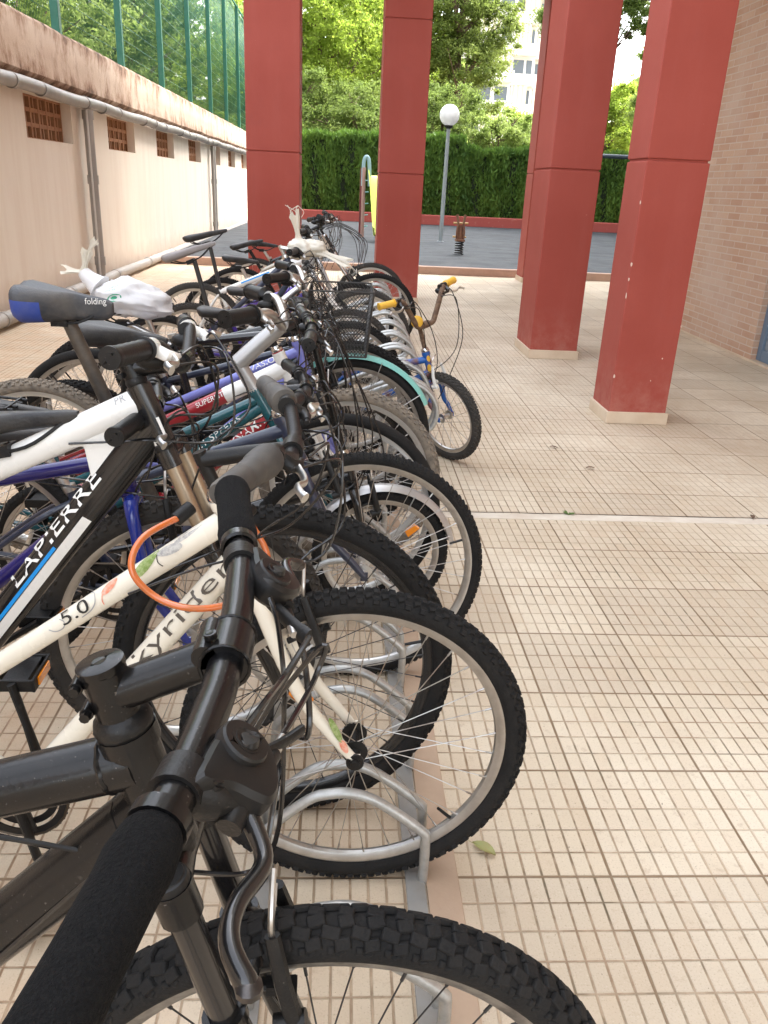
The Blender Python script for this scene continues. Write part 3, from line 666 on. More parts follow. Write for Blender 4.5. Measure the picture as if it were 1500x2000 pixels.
for (x0, x1, y0, y1) in blocks:
    b = MB(); b.bbox((x0, y0+1.3, 0), (x1, y1, 36)); b.build('facade', WT, tb, smooth=False)
    for k in range(11):
        z = 3*k+.4
        b = MB(); b.bbox((x0-.1, y0, z), (x1+.1, y0+1.299, z+.28)); b.bbox((x0-.1, y0, z+.281), (x1+.1, y0+.12, z+1.1)); b.bbox((x0-.15, y0+.13, z+.281), (x0, y0+1.29, z+2.7))
        b.build('balcony', WT, tb, smooth=False)
        if (k*7+int(x0*3)) % 3:
            b = MB(); xs = x0+.1 if k % 2 else x0+(x1-x0)*.3; b.bbox((xs, y0+.14, z+1.11), (xs+(x1-x0)*.65, y0+.2, z+2.95)); b.build('awning', CUR, tb, smooth=False)
        b = MB(); b.bbox((x0+.3, y0+1.24, z+.6), (x0+(x1-x0)*.55, y0+1.299, z+2.6)); b.bbox((x0+(x1-x0)*.65, y0+1.24, z+1.2), (x1-.3, y0+1.299, z+2.6)); b.build('window', WIN, tb, smooth=False)

# ------------------------------------------------------------------ playground things
lp = empty('globe_lamp', (2.42, 20.9, .1), label='white globe lamp on a slim grey post in the playground', cat='lamp')
b = MB(); b.tube([(0, 0, 0), (.01, 0, 1.3), (.015, 0, 2.57)], [.052, .047, .042], 14); b.lathe((0, 0, 0), (0, 0, 1), [(0, .09), (.012, .09), (.02, .06)], 14); b.build('post', mat('grey_lamp_post', (.28, .32, .34), .5, dust=.2), lp)
b = MB(); b.ball((.02, 0, 2.83), .235, 28); b.build('globe', mat('opal_globe', (.92, .92, .92), .3, trans=.3), lp)
b = MB(); b.lathe((.015, 0, 2.54), (0, 0, 1), [(0, .05), (.04, .1), (.07, .1)], 14); b.build('collar', PLAST, lp)
sl = empty('playground_slide', (.50, 20.6, .1), label='yellow slide with a pale blue arched top, half behind the middle column', cat='slide')
b = MB(); b.tube([(-.02, .7, 0), (-.02, .7, 1.62)], .045, 10); b.build('post', mat('worn_pink_post', (.45, .27, .23), .7), sl)
b = MB(); b.tube([(-.06, 1.4, 0), (-.06, 1.4, 1.62)], .04, 10); b.build('post', mat('dark_red_post', (.16, .03, .03), .7), sl)
b = MB(); b.tube(spline([(-.04, .72, 1.2), (-.03, .72, 1.72), (.03, .72, 1.86), (.10, .72, 1.74), (.13, .72, 1.2)], 6), .04, 8, up=(0, 1, 0), r2=.045); b.build('arch', mat('pale_blue_panel', (.30, .46, .50), .5), sl)
b = MB()
for i in range(12):
    pass
P = spline([(.31, .8, 1.45), (.34, .45, 1.28), (.40, -.4, .5), (.42, -.75, .22), (.43, -1.2, .18)], 6)
vs = []; fs = []
for i, p in enumerate(P):
    for (dx, dz) in ((-.24, .15), (-.215, .15), (-.20, 0), (.20, 0), (.215, .15), (.24, .15), (.22, -.03), (-.22, -.03)): vs.append((p.x+dx, p.y, p.z+dz))
    if i:
        for k in range(8): fs.append(((i-1)*8+k, i*8+k, i*8+(k+1) % 8, (i-1)*8+(k+1) % 8))
b.add(vs, fs); b.build('chute', mat('yellow_green_plastic', (.50, .62, .02), .35), sl)
for k in range(5): b = MB(); b.tube([(-.02, .72, .25+.27*k), (.12, 1.38, .25+.27*k)], .014, 6); b.build('ladder_rung', mat('green_rung', (.05, .25, .22), .5), sl)
sr = empty('spring_rider', (2.36, 17.0, .1), label='small rusty spring rider in the playground, right of the lamp post', cat='spring rider')
b = MB(); b.tube([(.085*math.cos(t*.55), .085*math.sin(t*.55), .004*t+.01) for t in range(68)], .013, 6); b.build('spring', mat('dark_spring', (.05, .045, .045), .5, .5), sr)
b = MB()
for s in (-1, 1): b.tube(spline([(s*.05, 0, .27), (s*.07, -.03, .42), (s*.055, 0, .60), (s*.085, .02, .76)], 5), .026, 8)
b.box((0, 0, .28), (.17, .3, .04)); b.tube([(0, 0, .28), (0, .02, .56)], .05, 10); b.build('body', mat('rusty_brown_body', (.16, .07, .045), .7, col2=(.32, .17, .08), nscale=14), sr)
for P in ([(-.15, 0, .60), (.15, 0, .60)], [(-.15, 0, .34), (.12, 0, .34)]): b = MB(); b.tube(P, .019, 8); b.build('handle', mat('brassy_handle', (.5, .32, .12), .5), sr)
sw = empty('swing_frame', (5.0, 21.6, .1), label='dark metal swing frame in front of the hedge, partly behind the columns', cat='swing')
b = MB(); b.tube([(0, 0, 2.15), (4.2, 0, 2.15)], .05, 10); b.build('crossbar', mat('dark_blue_bar', (.04, .06, .08), .4), sw)
for (x, y) in ((0, -.8), (0, .8), (4.2, -.8), (4.2, .8)):
    b = MB(); b.tube([(x, y, 0), (x, 0, 2.15)], .04, 8); b.build('leg', mat('dark_red_leg', (.15, .03, .03), .6), sw)

# fallen leaf, weeds
lf = MB(); vs = []; fs = []
for i in range(9):
    t = i/8; wd = .017*math.sin(math.pi*t)**.8+.0006; z = .006+.008*math.sin(t*3)
    vs += [(t*.078-.039, -wd, z+.005), (t*.078-.039, 0, z), (t*.078-.039, wd, z+.006)]
    if i: fs += [(3*i-3, 3*i, 3*i+1, 3*i-2), (3*i-2, 3*i+1, 3*i+2, 3*i-1)]
lf.add(vs, fs); lf.tube([(-.039, 0, .006), (-.058, .004, .004)], .0008, 5)
o = lf.build('fallen_leaf', mat('dry_leaf', (.32, .33, .12), .6, col2=(.36, .24, .12), nscale=40)); o.scale = (.75, .75, .75); o.location = (.338, 1.332, .001); o.rotation_euler = (0, 0, R_(-40)); tag(o, 'curled yellow-green fallen leaf on the tiles beside the rack', 'leaf')
o = empty('weed_tuft', (1.045, 3.302, 0), label='small green weed growing in the expansion joint', cat='plant')
b = MB()
for i in range(26):
    a = random.uniform(0, 6.28); l = random.uniform(.010, .032); b.tube([(0, 0, 0), (math.cos(a)*l*.5, math.sin(a)*l*.5, l*.4), (math.cos(a)*l, math.sin(a)*l, l*.45)], [.0015, .0022, .0005], 4)
b.build('blade', mat('weed_green', (.10, .17, .04), .6), o)
for i, (x, y, lb) in enumerate([(1.33, 3.95, 'dark dry leaf lying on the paving between rack and nearest column'), (1.9, 3.31, 'brown crumpled leaf on the expansion joint at the right'), (1.22, 4.3, 'small dark leaf scrap on the paving before the nearest column')]):
    c = lf.build('dry_leaf', mat('brown_leaf', (.13, .08, .05), .8)); c.location = (x, y, .002); c.rotation_euler = (0, 0, i*1.3); c.scale = (.6, .6, .6); tag(c, lb, 'leaf')

# ------------------------------------------------------------------ bike rack
def hoop_pts(xc, hw, h, y):
    P = [(xc-hw, y, .0), (xc-hw, y, h*.45), (xc-hw*.92, y, h*.62), (xc-hw*.45, y, h*.93), (xc-hw*.18, y, h*1.0), (xc+hw*.1, y, h*1.0), (xc+hw*.42, y, h*.9), (xc+hw*.93, y, h*.6), (xc+hw, y, h*.48), (xc+hw, y, 0)]
    return spline(P, 4)
rk = empty('bike_rack', (.03, 0, 0), label='low galvanised rack of hoops holding the nearest front wheels', cat='bike rack', group='bike racks on the paving')
y = -.5; k = 0
while y < 3.3:
    for dy in (0, .075):
        b = MB(); b.tube(hoop_pts(0, .165, .235+.004*math.sin(k*3), y+dy), .0105, 12); b.build('hoop', GALV, rk); k += 1
    y += .35
for x in (-.165, .15):
    b = MB(); b.bbox((x-.02, -.7, .003), (x+.02, 3.4, .009)); b.build('rail', mat('dull_zinc', (.30, .30, .29), .6, .4, col2=(.22, .2, .17), nscale=12, dust=.3), rk, smooth=False, bevel=.001)
rk2 = empty('bike_rack', (.14, 3.5, 0), label='taller galvanised rack with rounded loops under the farther bikes', cat='bike rack', group='bike racks on the paving')
y = .1; k = 0
while y < 4.6:
    for dy in (0, .09):
        yy = y+dy; P = [(-.30, yy, 0), (-.27, yy, .30), (.10, yy, .50), (.24, yy, .49), (.31, yy, .40), (.29, yy, .30), (.20, yy, .26), (.12, yy, .20), (.10, yy, 0)]
        b = MB(); b.tube(spline(P, 5), .0125, 12); b.build('hoop', GALV, rk2); k += 1
    y += .42
for x in (-.30, .10):
    b = MB(); b.bbox((x-.02, 0, .003), (x+.02, 4.8, .009)); b.build('rail', GALV, rk2, smooth=False, bevel=.001)
#==BIKES==
# ------------------------------------------------------------------ bicycle parts
def arc_pts(r, a0, a1, n, y=0., c=(0, 0)): return [Vector((c[0]+r*math.cos(a0+(a1-a0)*i/n), y, c[1]+r*math.sin(a0+(a1-a0)*i/n))) for i in range(n+1)]
def tyre_mesh(R, w, tread, m, dense=1.):
    b = MB(); rt = R-w; k = 14 if tread != 'slick' else 12
    flat = .004 if tread != 'slick' else 0
    prof = []
    for i in range(k+1):
        a = math.radians(-135+270*i/k); rr = w*(.86 if tread != 'slick' else 1.)
        prof.append((rt+rr*math.cos(a), rr*1.03*math.sin(a)))
    prof.append((prof[-1][0]-.001, prof[-1][1]*.7)); prof.insert(0, (prof[0][0]-.001, prof[0][1]*.7))
    b.ring((0, 0, 0), prof, 128)
    if tread in ('knob', 'hero'):
        N_ = int(2*math.pi*R/.030*dense)
        def knob(a, ph, sz, h, tw=0., tap=.72):
            # a: round the wheel, ph: across the tyre
            rr = w*.84; rad = Vector((math.cos(a), 0, math.sin(a))); tan = Vector((-math.sin(a), 0, math.cos(a)))
            nrm = rad*math.cos(ph)+Vector((0, 1, 0))*math.sin(ph); sidev = tan.cross(nrm)
            c = rad*rt+nrm*(rr+h/2); u = tan*math.cos(tw)+sidev*math.sin(tw); v = nrm.cross(u)
            b.box(c, (sz[0], sz[1], h), Matrix((u, v, nrm)).transposed(), tap)
        for i in range(N_):
            a = 2*math.pi*i/N_; d = math.pi/N_
            if tread == 'hero':
                for s in (-1, 1):
                    j = random.uniform(.9, 1.1)
                    knob(a, s*.20, (.019*j, .0135, ), .0056, s*.22, .86); knob(a+d, s*.62, (.021, .0135), .0058*j, s*-.2, .84)
                    knob(a+d*.2, s*1.0, (.018, .014), .0055, s*.2, .8); knob(a+d, s*1.30, (.009, .010), .0035, 0, .6); knob(a+d*.3, s*1.42, (.012, .006), .0025, s*.6, .6)
            else:
                knob(a, .16, (.013, .011), .0055); knob(a+d, -.16, (.013, .011), .0055)
                for s in (-1, 1): knob(a+(d if s > 0 else 0), s*.58, (.014, .010), .006, s*.4); knob(a+(0 if s > 0 else d), s*1.02, (.013, .011), .006)
    elif tread == 'fine':
        N_ = int(2*math.pi*R/.018)
        for i in range(N_):
            a = 2*math.pi*i/N_
            for s in (-1, 1):
                rad = Vector((math.cos(a), 0, math.sin(a))); tan = Vector((-math.sin(a), 0, math.cos(a)))
                for ph, sz in ((.3, (.008, .013)), (.75, (.007, .010)), (1.1, (.009, .008))):
                    nrm = rad*math.cos(ph)+Vector((0, s, 0))*math.sin(ph); u = (tan+tan.cross(nrm)*.5*s).normalized(); v = nrm.cross(u)
                    b.box(rad*rt+nrm*(w*.86+.0012), (*sz, .0028), Matrix((u, v, nrm)).transposed(), .8)
    return b
def wheel(R, w, tread, tm, rimm, spm, parent, loc, S=None, disc=False, hubm=None, name='front_wheel', valve=2.2, slabel=None):
    """rim is the wheel's own mesh; tyre, spokes, hub are its pieces"""
    Rr = R-2*w*.93; b = MB(); hw = .012
    b.ring((0, 0, 0), [(Rr+.010, -hw), (Rr+.010, -hw+.003), (Rr-.003, -hw+.004), (Rr-.003, hw-.004), (Rr+.010, hw-.003), (Rr+.010, hw), (Rr-.001, hw), (Rr-.012, hw*.55), (Rr-.014, 0), (Rr-.012, -hw*.55), (Rr-.001, -hw)], 112)
    o = b.build(name, rimm, parent, sharp=30); o.location = loc
    if S is not None: o.matrix_local = S @ Matrix.Translation(loc)
    t = tyre_mesh(R, w, tread, tm).build('tyre', tm, o, sharp=30, bevel=.0016 if tread == 'hero' else 0)
    b = MB(); n = 32 if R > .25 else 20
    for i in range(n):
        s = 1 if i % 2 else -1; a = 2*math.pi*(i+.5)/n; c = 1 if (i//2) % 2 else -1; ah = a+c*1.15
        p0 = Vector((.021*math.cos(ah), s*.028, .021*math.sin(ah))); p1 = Vector(((Rr-.010)*math.cos(a), s*.003, (Rr-.010)*math.sin(a)))
        b.tube([p0, p1], .00105, 5, cap=False); b.tube([p1-(p1-p0).normalized()*.016, p1], .0020, 6, cap=False)
    b.build('spokes', spm, o)
    b = MB(); b.tube([(0, y, 0) for y in (-.053, -.048, -.048, -.034, -.032, -.030, -.026, -.024, 0, .024, .026, .030, .032, .034, .048, .048, .053)],
                     [.006, .006, .009, .011, .011, .025, .025, .012, .010, .012, .025, .025, .011, .011, .009, .006, .006], 18); b.build('hub', hubm or ALU, o)
    b = MB(); d = Vector((math.cos(valve), 0, math.sin(valve))); b.tube([d*(Rr-.010), d*(Rr-.036), d*(Rr-.050)], [.0035, .0035, .003], 8); b.build('valve', PLAST, o)
    if disc:
        b = MB(); b.ring((0, .034, 0), [(.080, -.001), (.066, -.001), (.066, .001), (.080, .001)], 40)
        for k in range(5): a = k*1.2566; b.tube([(.02*math.cos(a), .034, .02*math.sin(a)), (.068*math.cos(a+.5), .034, .068*math.sin(a+.5))], .004, 5)
        b.build('brake_disc', ALU, o)
    return o
def saddle(parent, p, L, Wd, m, pitch=0., style='plain', rails=True, side_m=None, th=.045):
    """p = clamp point; nose points +x"""
    b = MB(M=Matrix.Translation(p) @ Matrix.Rotation(-pitch, 4, 'Y')); n = 18; seg = 20; vs = []; fs = []
    for i in range(n+1):
        t = i/n; x = L*(t-.52)
        hw = Wd/2*(1-t**1.0)**1.0
        hw = Wd/2*(math.cos(min(1, t*1.55)*math.pi/2)*.80+.20)*(1-max(0, t-.93)*6)*(min(1, (t+.015)/.09)**.5)
        hw = max(hw, .004); h = th*(1.0-.5*t)*(min(1, (t+.02)/.1)**.5)*(1-max(0, t-.93)*5); top = .018*(1-t)**2+.012*max(0, t-.6)*-2+.055
        for k in range(seg):
            a = 2*math.pi*k/seg; cx, sz = math.cos(a), math.sin(a)
            y = hw*(abs(cx)**.75)*(1 if cx > 0 else -1)
            z = top+(h*.42*abs(sz)**.8 if sz > 0 else -h*.8*abs(sz)**.6)
            if sz > 0: z -= .012*math.exp(-(y/(hw*.28+.002))**2)*(1 if style != 'plain' else .25)*(1-t*.5)
            vs.append((x, y, z))
        if i:
            for k in range(seg): fs.append(((i-1)*seg+k, (i-1)*seg+(k+1) % seg, i*seg+(k+1) % seg, i*seg+k))
    fs.append(tuple(range(seg))); fs.append(tuple(range((n+1)*seg-1, n*seg-1, -1)))
    b.add(vs, fs)
    if side_m:
        b.mi = [0]*len(b.mi)
        for q, f in enumerate(b.f[:-2]):
            i, k = divmod(q, seg)
            if i < 6 and (k >= seg//2-0): b.mi[q] = 1
    o = b.build('saddle', m, parent, sharp=60, mats=[m, side_m] if side_m else None)
    if rails:
        M_ = Matrix.Translation(p) @ Matrix.Rotation(-pitch, 4, 'Y'); r_ = MB(M=M_)
        for s in (-1, 1): r_.tube(spline([(-L*.38, s*Wd*.28, .035), (-L*.18, s*.022, .004), (L*.12, s*.022, .002), (L*.38, s*.010, .035)], 5), .0036, 7)
        r_.box((-.02, 0, .0), (.045, .05, .022)); r_.build('saddle_rails', PLAST, o)
    return o
def lever(parent, c, S, s, m=PLAST, blade=ALU, twist=.55, L=.10, reach=.045, shifter=None):
    """brake lever at bar point c; s = -1 near side, +1 far side. Blade runs out towards the grip end"""
    ca, sa = math.cos(twist), math.sin(twist); fw = Vector((ca, 0, -sa)); up = Vector((sa, 0, ca)); out = Vector((0, s, 0)); c = Vector(c)
    b = MB(M=S); b.tube([c-out*.011, c+out*.011], .0165, 14)
    b.tube([c+fw*.010, c+fw*.030+out*.004, c+fw*.040-out*.010, c+fw*.042-out*.028], [.012, .0115, .010, .006], 10, r2=[.009, .009, .008, .006])
    b.tube([c+fw*.042-out*.022, c+fw*.043-out*.044], .0045, 8)
    o = b.build('brake_lever', m, parent)
    b = MB(M=S); b.tube(spline([c+fw*.036-out*.004, c+fw*(reach+.004)+out*.018, c+fw*(reach+.008)+out*.045, c+fw*(reach-.002)+out*(L*.75), c+fw*(reach+.012)+out*L], 5), [.0075]*3+[.0065]*15+[.0060, .0075, .0085], 10, up=up, r2=[.0045]*20+[.005])
    b.build('lever_blade', blade, o)
    if shifter:
        q = MB(M=S); e = c-out*.022-up*.002
        q.ball(tuple(e-up*.022+fw*.006), .026, 12, (1.1, .75, .62)); q.tube([e+fw*.012-up*.02, e+fw*.036-up*.024+out*.010], [.006, .0045], 8); q.tube([e-out*.008, e+out*.008], .0155, 12)
        q.build('shifter', shifter, parent)
    return o
def vbrake(parent, S, A, R, u, nrm, m=PLAST, back=False):
    """linear-pull brake; A hub, u unit axis up the fork, nrm forward"""
    q = -1 if back else 1
    for s in (-1, 1):
        b = MB(M=S); base = A+u*(R*.72)+nrm*(q*.026)+Vector((0, s*.040, 0)); top = A+u*(R*.72+.105)+nrm*(q*.030)+Vector((0, s*.030, 0))
        b.tube([base, (base+top)/2+Vector((0, s*.006, 0)), top], [.009, .0075, .006], 8, up=(0, 1, 0), r2=[.010, .009, .008]); b.tube([base-nrm*.02*q, base+nrm*.012*q], .0095, 10)
        b.box(A+u*(R*.72+.030)+nrm*(q*.020)+Vector((0, s*.024, 0)), (.030, .014, .012)); o = b.build('brake_arm', m, parent)
        b = MB(M=S); pc = A+u*(R*.72+.030)+Vector((0, s*.018, 0)); tg = nrm*q
        b.tube(arc_like(pc, tg), .0075, 8, up=(0, 1, 0), r2=.0055); b.build('brake_pad', PLAST, o)
    b = MB(M=S); t0 = A+u*(R*.72+.106)+nrm*(q*.030); b.tube(spline([t0+Vector((0, -.030, 0)), t0+Vector((0, -.036, .02)), t0+Vector((0, -.022, .042)), t0+Vector((0, -.004, .056))], 4), .0032, 7)
    b.tube([t0+Vector((0, -.030, 0)), t0+Vector((0, .030, 0))], .0016, 6); b.build('brake_cable_link', CHR if m is not PLAST else ALU, parent)
def arc_like(c, t): return [c-t*.030+Vector((0, 0, -.004)), c, c+t*.034+Vector((0, 0, -.006))]
def cranks(root, bb, m=PLAST, ringr=.088, ang=.5, gold=False, pm=None):
    o = MB(); bb = Vector(bb); y = -.045
    n = 40; rr = ringr; vs = []; fs = []
    for i in range(n*2):
        a = math.pi*i/n; ro = rr+(.0035 if i % 2 else -.002)
        for (r, yy) in ((ro, y-.0015), (rr-.016, y-.0015), (rr-.016, y+.0015), (ro, y+.0015)): vs.append(bb+Vector((r*math.cos(a), yy, r*math.sin(a))))
        j = (i+1) % (n*2)
        for k in range(4): fs.append((i*4+k, j*4+k, j*4+(k+1) % 4, i*4+(k+1) % 4))
    o.add(vs, fs); o.ring(bb+Vector((0, .008, 0)), [(rr*.78, y-.001), (rr*.62, y-.001), (rr*.62, y+.001), (rr*.78, y+.001)], 40)
    for k in range(5): a = k*1.2566+ang; o.tube([bb+Vector((.012*math.cos(a), y, .012*math.sin(a))), bb+Vector(((rr-.010)*math.cos(a), y, (rr-.010)*math.sin(a)))], .007, 6)
    o.tube([bb+Vector((0, -.06, 0)), bb+Vector((0, .06, 0))], .017, 14); c = o.build('crankset', m, root)
    for s in (-1, 1):
        a = ang+(math.pi if s > 0 else 0); d = Vector((math.cos(a), 0, math.sin(a))); b = MB(); st = bb+Vector((0, s*.062, 0)); e = bb+Vector((0, s*.075, 0))+d*.17
        b.tube([st-d*.01, st+d*.02, (st+e)/2, e+d*.01], [.016, .014, .011, .012], 10, up=(0, 1, 0), r2=[.01, .009, .007, .008]); b.build('crank_arm', m, c)
        pc = e+Vector((0, s*.055, 0)); b = MB()
        b.box(pc, (.05, .085, .022)); 
        for q in (-1, 1): b.box(pc+Vector((q*.036, 0, 0)), (.006, .10, .028)); 
        for q in (-1, 1): b.box(pc+Vector((0, q*.047, 0)), (.074, .006, .026))
        b.tube([e, pc], .006, 8); p = b.build('pedal', PLAST, c, smooth=False, bevel=.0015)
        for q in (-1, 1): g = MB(); g.box(pc+Vector((q*.0405, 0, 0)), (.004, .060, .018)); g.build('pedal_reflector', pm or ORG, p, smooth=False)
def cable(P, parent, r=.0024, m=None, name='cable', n=8):
    b = MB(); b.tube(spline(P, n), r, 7); return b.build(name, m or BLKG, parent)

def bike(name, label, y, hub, ht, R=.335, w=.025, tread='knob', tyre=RUB, rim=ALU, spoke=SPK, hubm=None, frame=BLK, dtm=None, ttm=None, forkm=None, fork='rigid', stan=None, hl=.13, crown=None, off=.04,
         bb=None, st=None, rear=None, tr=.016, dr=.019, flat=1., ttz=None, tt_drop=.035, dt_drop=None, saddle_p=None, sad=None, bar=None, stem='quill', stemm=PLAST, barm=PLAST, steer=0., lean=0., yaw=0., brake=True, brakem=PLAST,
         fender=None, cab=True, bladem=ALU, gripm=None, shifter=PLAST, Rr=None, crankang=.5, mono=False, postr=.0135, stemr=.0145, grp='parked bicycles in the rack', post=ALU, valve=2.2, seed=0, htr=.0185, disc=False, saddle_none=False, leverm=PLAST, treadr=None):
    rnd = random.Random(seed+int(y*100)); root = empty(name, (hub, y, 0), rz=R_(yaw), rx=R_(lean), label=label, cat='bicycle', group=grp)
    W = lambda X, z, yy=0.: Vector((X-hub, yy, z))
    A = Vector((0, 0, R)); H = W(*ht); Rr = Rr or R
    # steering axis through H with fork offset
    d = H-A; l = d.length; phi = math.asin(min(.5, off/l)); u0 = d.normalized(); c, s_ = math.cos(phi), math.sin(phi)
    # rotate u0 slightly upright so the axle leads the axis by off
    u = Vector((u0.x*c+u0.z*s_, 0, u0.z*c-u0.x*s_)); nrm = Vector((u.z, 0, -u.x))
    C = H-u*hl                                  # crown race
    S = Matrix.Translation(H) @ Matrix.Rotation(R_(steer), 4, u) @ Matrix.Translation(-H)
    rear = W(rear, Rr) if rear is not None else Vector((-1.05, 0, Rr))
    BB = W(*bb) if bb else Vector((rear.x+.43, 0, .285))
    ST = W(*st) if st else BB+Vector((-.13, 0, .42))
    dtm = dtm or frame; ttm = ttm or frame; forkm = forkm or frame
    # frame
    ht_b = MB(); ht_b.tube([C-u*.002, H+u*.002], htr*max(1, flat*.9), 18); ht_b.lathe(H-u*.012, u, [(0, htr+.003), (.016, htr+.003)], 18); ht_b.lathe(C-u*.004, u, [(0, htr+.003), (.016, htr+.003)], 18)
    b = MB(); b.tube([BB+Vector((0, -.036, 0)), BB+Vector((0, .036, 0))], .021, 16)
    b.tube([BB, ST, ST+(ST-BB).normalized()*.02], .0155, 14)
    for s in (-1, 1):
        b.tube(spline([BB+Vector((-.02, s*.02, 0)), BB.lerp(rear, .45)+Vector((0, s*.048, 0)), rear+Vector((.01, s*.062, 0))], 4), [.011]*8+[.008], 9)
        b.tube(spline([ST+Vector((0, s*.012, -.02)), ST.lerp(rear, .35)+Vector((0, s*.040, 0)), rear+Vector((.005, s*.062, .005))], 4), [.008]*8+[.007], 9)
        b.box(rear+Vector((0, s*.062, 0)), (.035, .006, .035))
    fr = b.build('frame', frame, root); ht_b.build('head_tube', frame, fr)
    TT0 = H-u*tt_drop; TT1 = ST-(ST-BB).normalized()*.015 if ttz is None else BB.lerp(ST, ttz); ttg = {}
    fl = flat
    if not mono:
        b = MB(); b.tube([TT0, TT0.lerp(TT1, .5), TT1], [tr*fl*1.1, tr*fl, tr*fl*.9], 16, up=(0, 0, 1), r2=[tr, tr, tr]); b.build('top_tube', ttm, fr)
    DT0 = H-u*(dt_drop if dt_drop is not None else hl*.78); b = MB(); b.tube([DT0, DT0.lerp(BB, .5), BB], [dr*fl*1.1, dr*fl, dr*fl], 16, up=(0, 0, 1), r2=[dr]*3); b.build('down_tube', dtm, fr)
    # headset and stem
    b = MB(M=S); b.lathe(H+u*.004, u, [(0, htr-.001), (0, htr+.0015), (.006, htr+.003), (.014, htr+.0005), (.02, .016)], 18); b.build('headset', PLAST if stem == 'ahead' else CHR, fr); b = MB(M=S); b.lathe(C-u*.018, u, [(0, .018), (0, .021), (.010, .021), (.013, .018)], 18); b.build('headset', PLAST if stem == 'ahead' else CHR, fr)
    # fork
    fk = MB(M=S); CR = C-u*.022; legs = []; lows = []; top_l = crown or .05
    if fork == 'sus':
        axl = (A-(CR-u*((CR-A).dot(u)))).dot(nrm); st_len = (CR-A).dot(u)
        fk.tube([CR+u*.028, CR-u*.005], .017, 14)
        for s in (-1, 1):
            p = Vector((0, s*.058, 0)); tp = CR+p+nrm*.012+u*.012
            fk.tube([CR+nrm*.002, CR+p*.5+nrm*.008, tp], [.019, .016, .019], 12, up=u, r2=[.017, .013, .017])
            fk.tube([tp+u*.008, tp-u*.028], .0195, 18)
            mid = tp-u*(st_len*.36); bot = A+Vector((0, s*.058, 0)); bot2 = A+Vector((0, s*.050, 0))
            low = bot+nrm*-.012
            legs.append((tp, mid)); lg = MB(M=S); lows.append(lg); lg.tube([mid+u*.0, mid-u*.012, mid-u*.014, low+u*.06, low+u*.0], [.0215, .0215, .0185, .0175, .0135], 18); lg.box(bot2+Vector((0, 0, .0)), (.026, .010, .03))
        ar = mid; arch = MB(M=S); m0 = legs[0][1]-u*.012; m1 = legs[1][1]-u*.012
        arch.tube(spline([m0, m0+nrm*.022+u*.022+Vector((0, .022, 0)), (m0+m1)/2+nrm*.034+u*.034, m1+nrm*.022+u*.022-Vector((0, .022, 0)), m1], 4), .011, 10, up=nrm, r2=.0085)
        f_o = fk.build('fork', forkm, root)
        for tp, md in legs: sb = MB(M=S); sb.tube([tp-u*.02, md], .0150, 16, cap=False); sb.build('stanchion', stan or CHR, f_o)
        arch.build('fork_arch', forkm, f_o)
        for lg in lows: lg.build('fork_leg', forkm, f_o)
        for tp, md in legs: cp = MB(M=S); cp.lathe(tp+u*.006, u, [(0, .018), (.004, .0185), (.009, .0175), (.010, .0155), (.0115, .0150), (.012, .001)], 20); cp.build('fork_cap', PLAST, f_o)
    else:
        for s in (-1, 1):
            p = Vector((0, s*.052, 0)); a1 = (CR-A).dot(u)
            P = spline([CR+p*.55+u*.004, CR+p-u*.035, CR+p-u*(a1*.55)-nrm*.004, A+Vector((0, s*.052, 0))+u*.05+nrm*-.015, A+Vector((0, s*.052, 0))], 5)
            nn = len(P); fk.tube(P, [.0165-.008*i/(nn-1) for i in range(nn)], 14); fk.box(A+Vector((0, s*.052, 0)), (.02, .006, .024))
        fk.tube([CR+Vector((0, -.030, 0)), CR+Vector((0, 0, .008)), CR+Vector((0, .030, 0))], [.0165, .019, .0165], 12); fk.tube([CR-u*.005, CR+u*.03], .0165, 14); f_o = fk.build('fork', forkm, root)
    # wheels
    wheel(R, w, tread, tyre, rim, spoke, root, A, S, name='front_wheel', hubm=hubm, valve=valve, disc=disc)
    wheel(Rr, w, treadr or (tread if tread != 'hero' else 'knob'), tyre, rim, spoke, root, rear, None, name='rear_wheel', hubm=hubm)
    if brake: vbrake(f_o, S, A, R, u, nrm, brakem)
    # drive train
    cranks(root, BB, PLAST, ang=crankang)
    b = MB(); P = arc_pts(.088, 2.0, -2.0+0, 10, -.045, (BB.x, BB.z))
    P = [Vector((BB.x+.088*math.cos(a), -.045, BB.z+.088*math.sin(a))) for a in np.linspace(1.75, -1.75, 12)]+[Vector((rear.x+.035*math.cos(a), -.04, rear.z+.035*math.sin(a))) for a in np.linspace(-1.8, -4.5, 7)]
    b.tube(P, .0045, 6, closed=True, up=(0, 1, 0), r2=.003); b.build('chain', mat('oily_chain', (.09, .07, .05), .5, .8), root)
    b = MB()
    for k in range(5): b.ring(rear+Vector((0, -.030-.0035*k, 0)), [(.050-.006*k, -.001), (.012, -.001), (.012, .001), (.050-.006*k, .001)], 24)
    b.box(rear+Vector((.015, -.045, -.055)), (.014, .010, .09)); b.build('gears', mat('oily_chain', None), root)
    # seat post and saddle
    if not saddle_none:
        sp = W(*saddle_p) if saddle_p else ST+Vector((-.05, 0, .14)); b = MB(); b.tube([ST-(ST-BB).normalized()*.03, sp], postr, 16); b.lathe(ST+(ST-BB).normalized()*.008, (ST-BB), [(0, .019), (.016, .019)], 14); b.build('seat_post', post, root)
        k = dict(L=.27, Wd=.155, m=SADB); k.update(sad or {}); saddle(root, sp, **k)
    # handlebar
    bk = dict(c=(ht[0]+.09, ht[1]+.06), hw=.31, rise=.0, sweep=.03, r=.0125, gl=.125, gr=.0165, style='flat'); bk.update(bar or {}); gm = gripm or PLAST
    c = W(*bk['c']); hw = bk['hw']; ri = bk['rise']; sw_ = bk['sweep']; rb = bk['r']; dz = Vector((0, 0, 1)); dx = Vector((1, 0, 0))
    sm = MB(M=S)
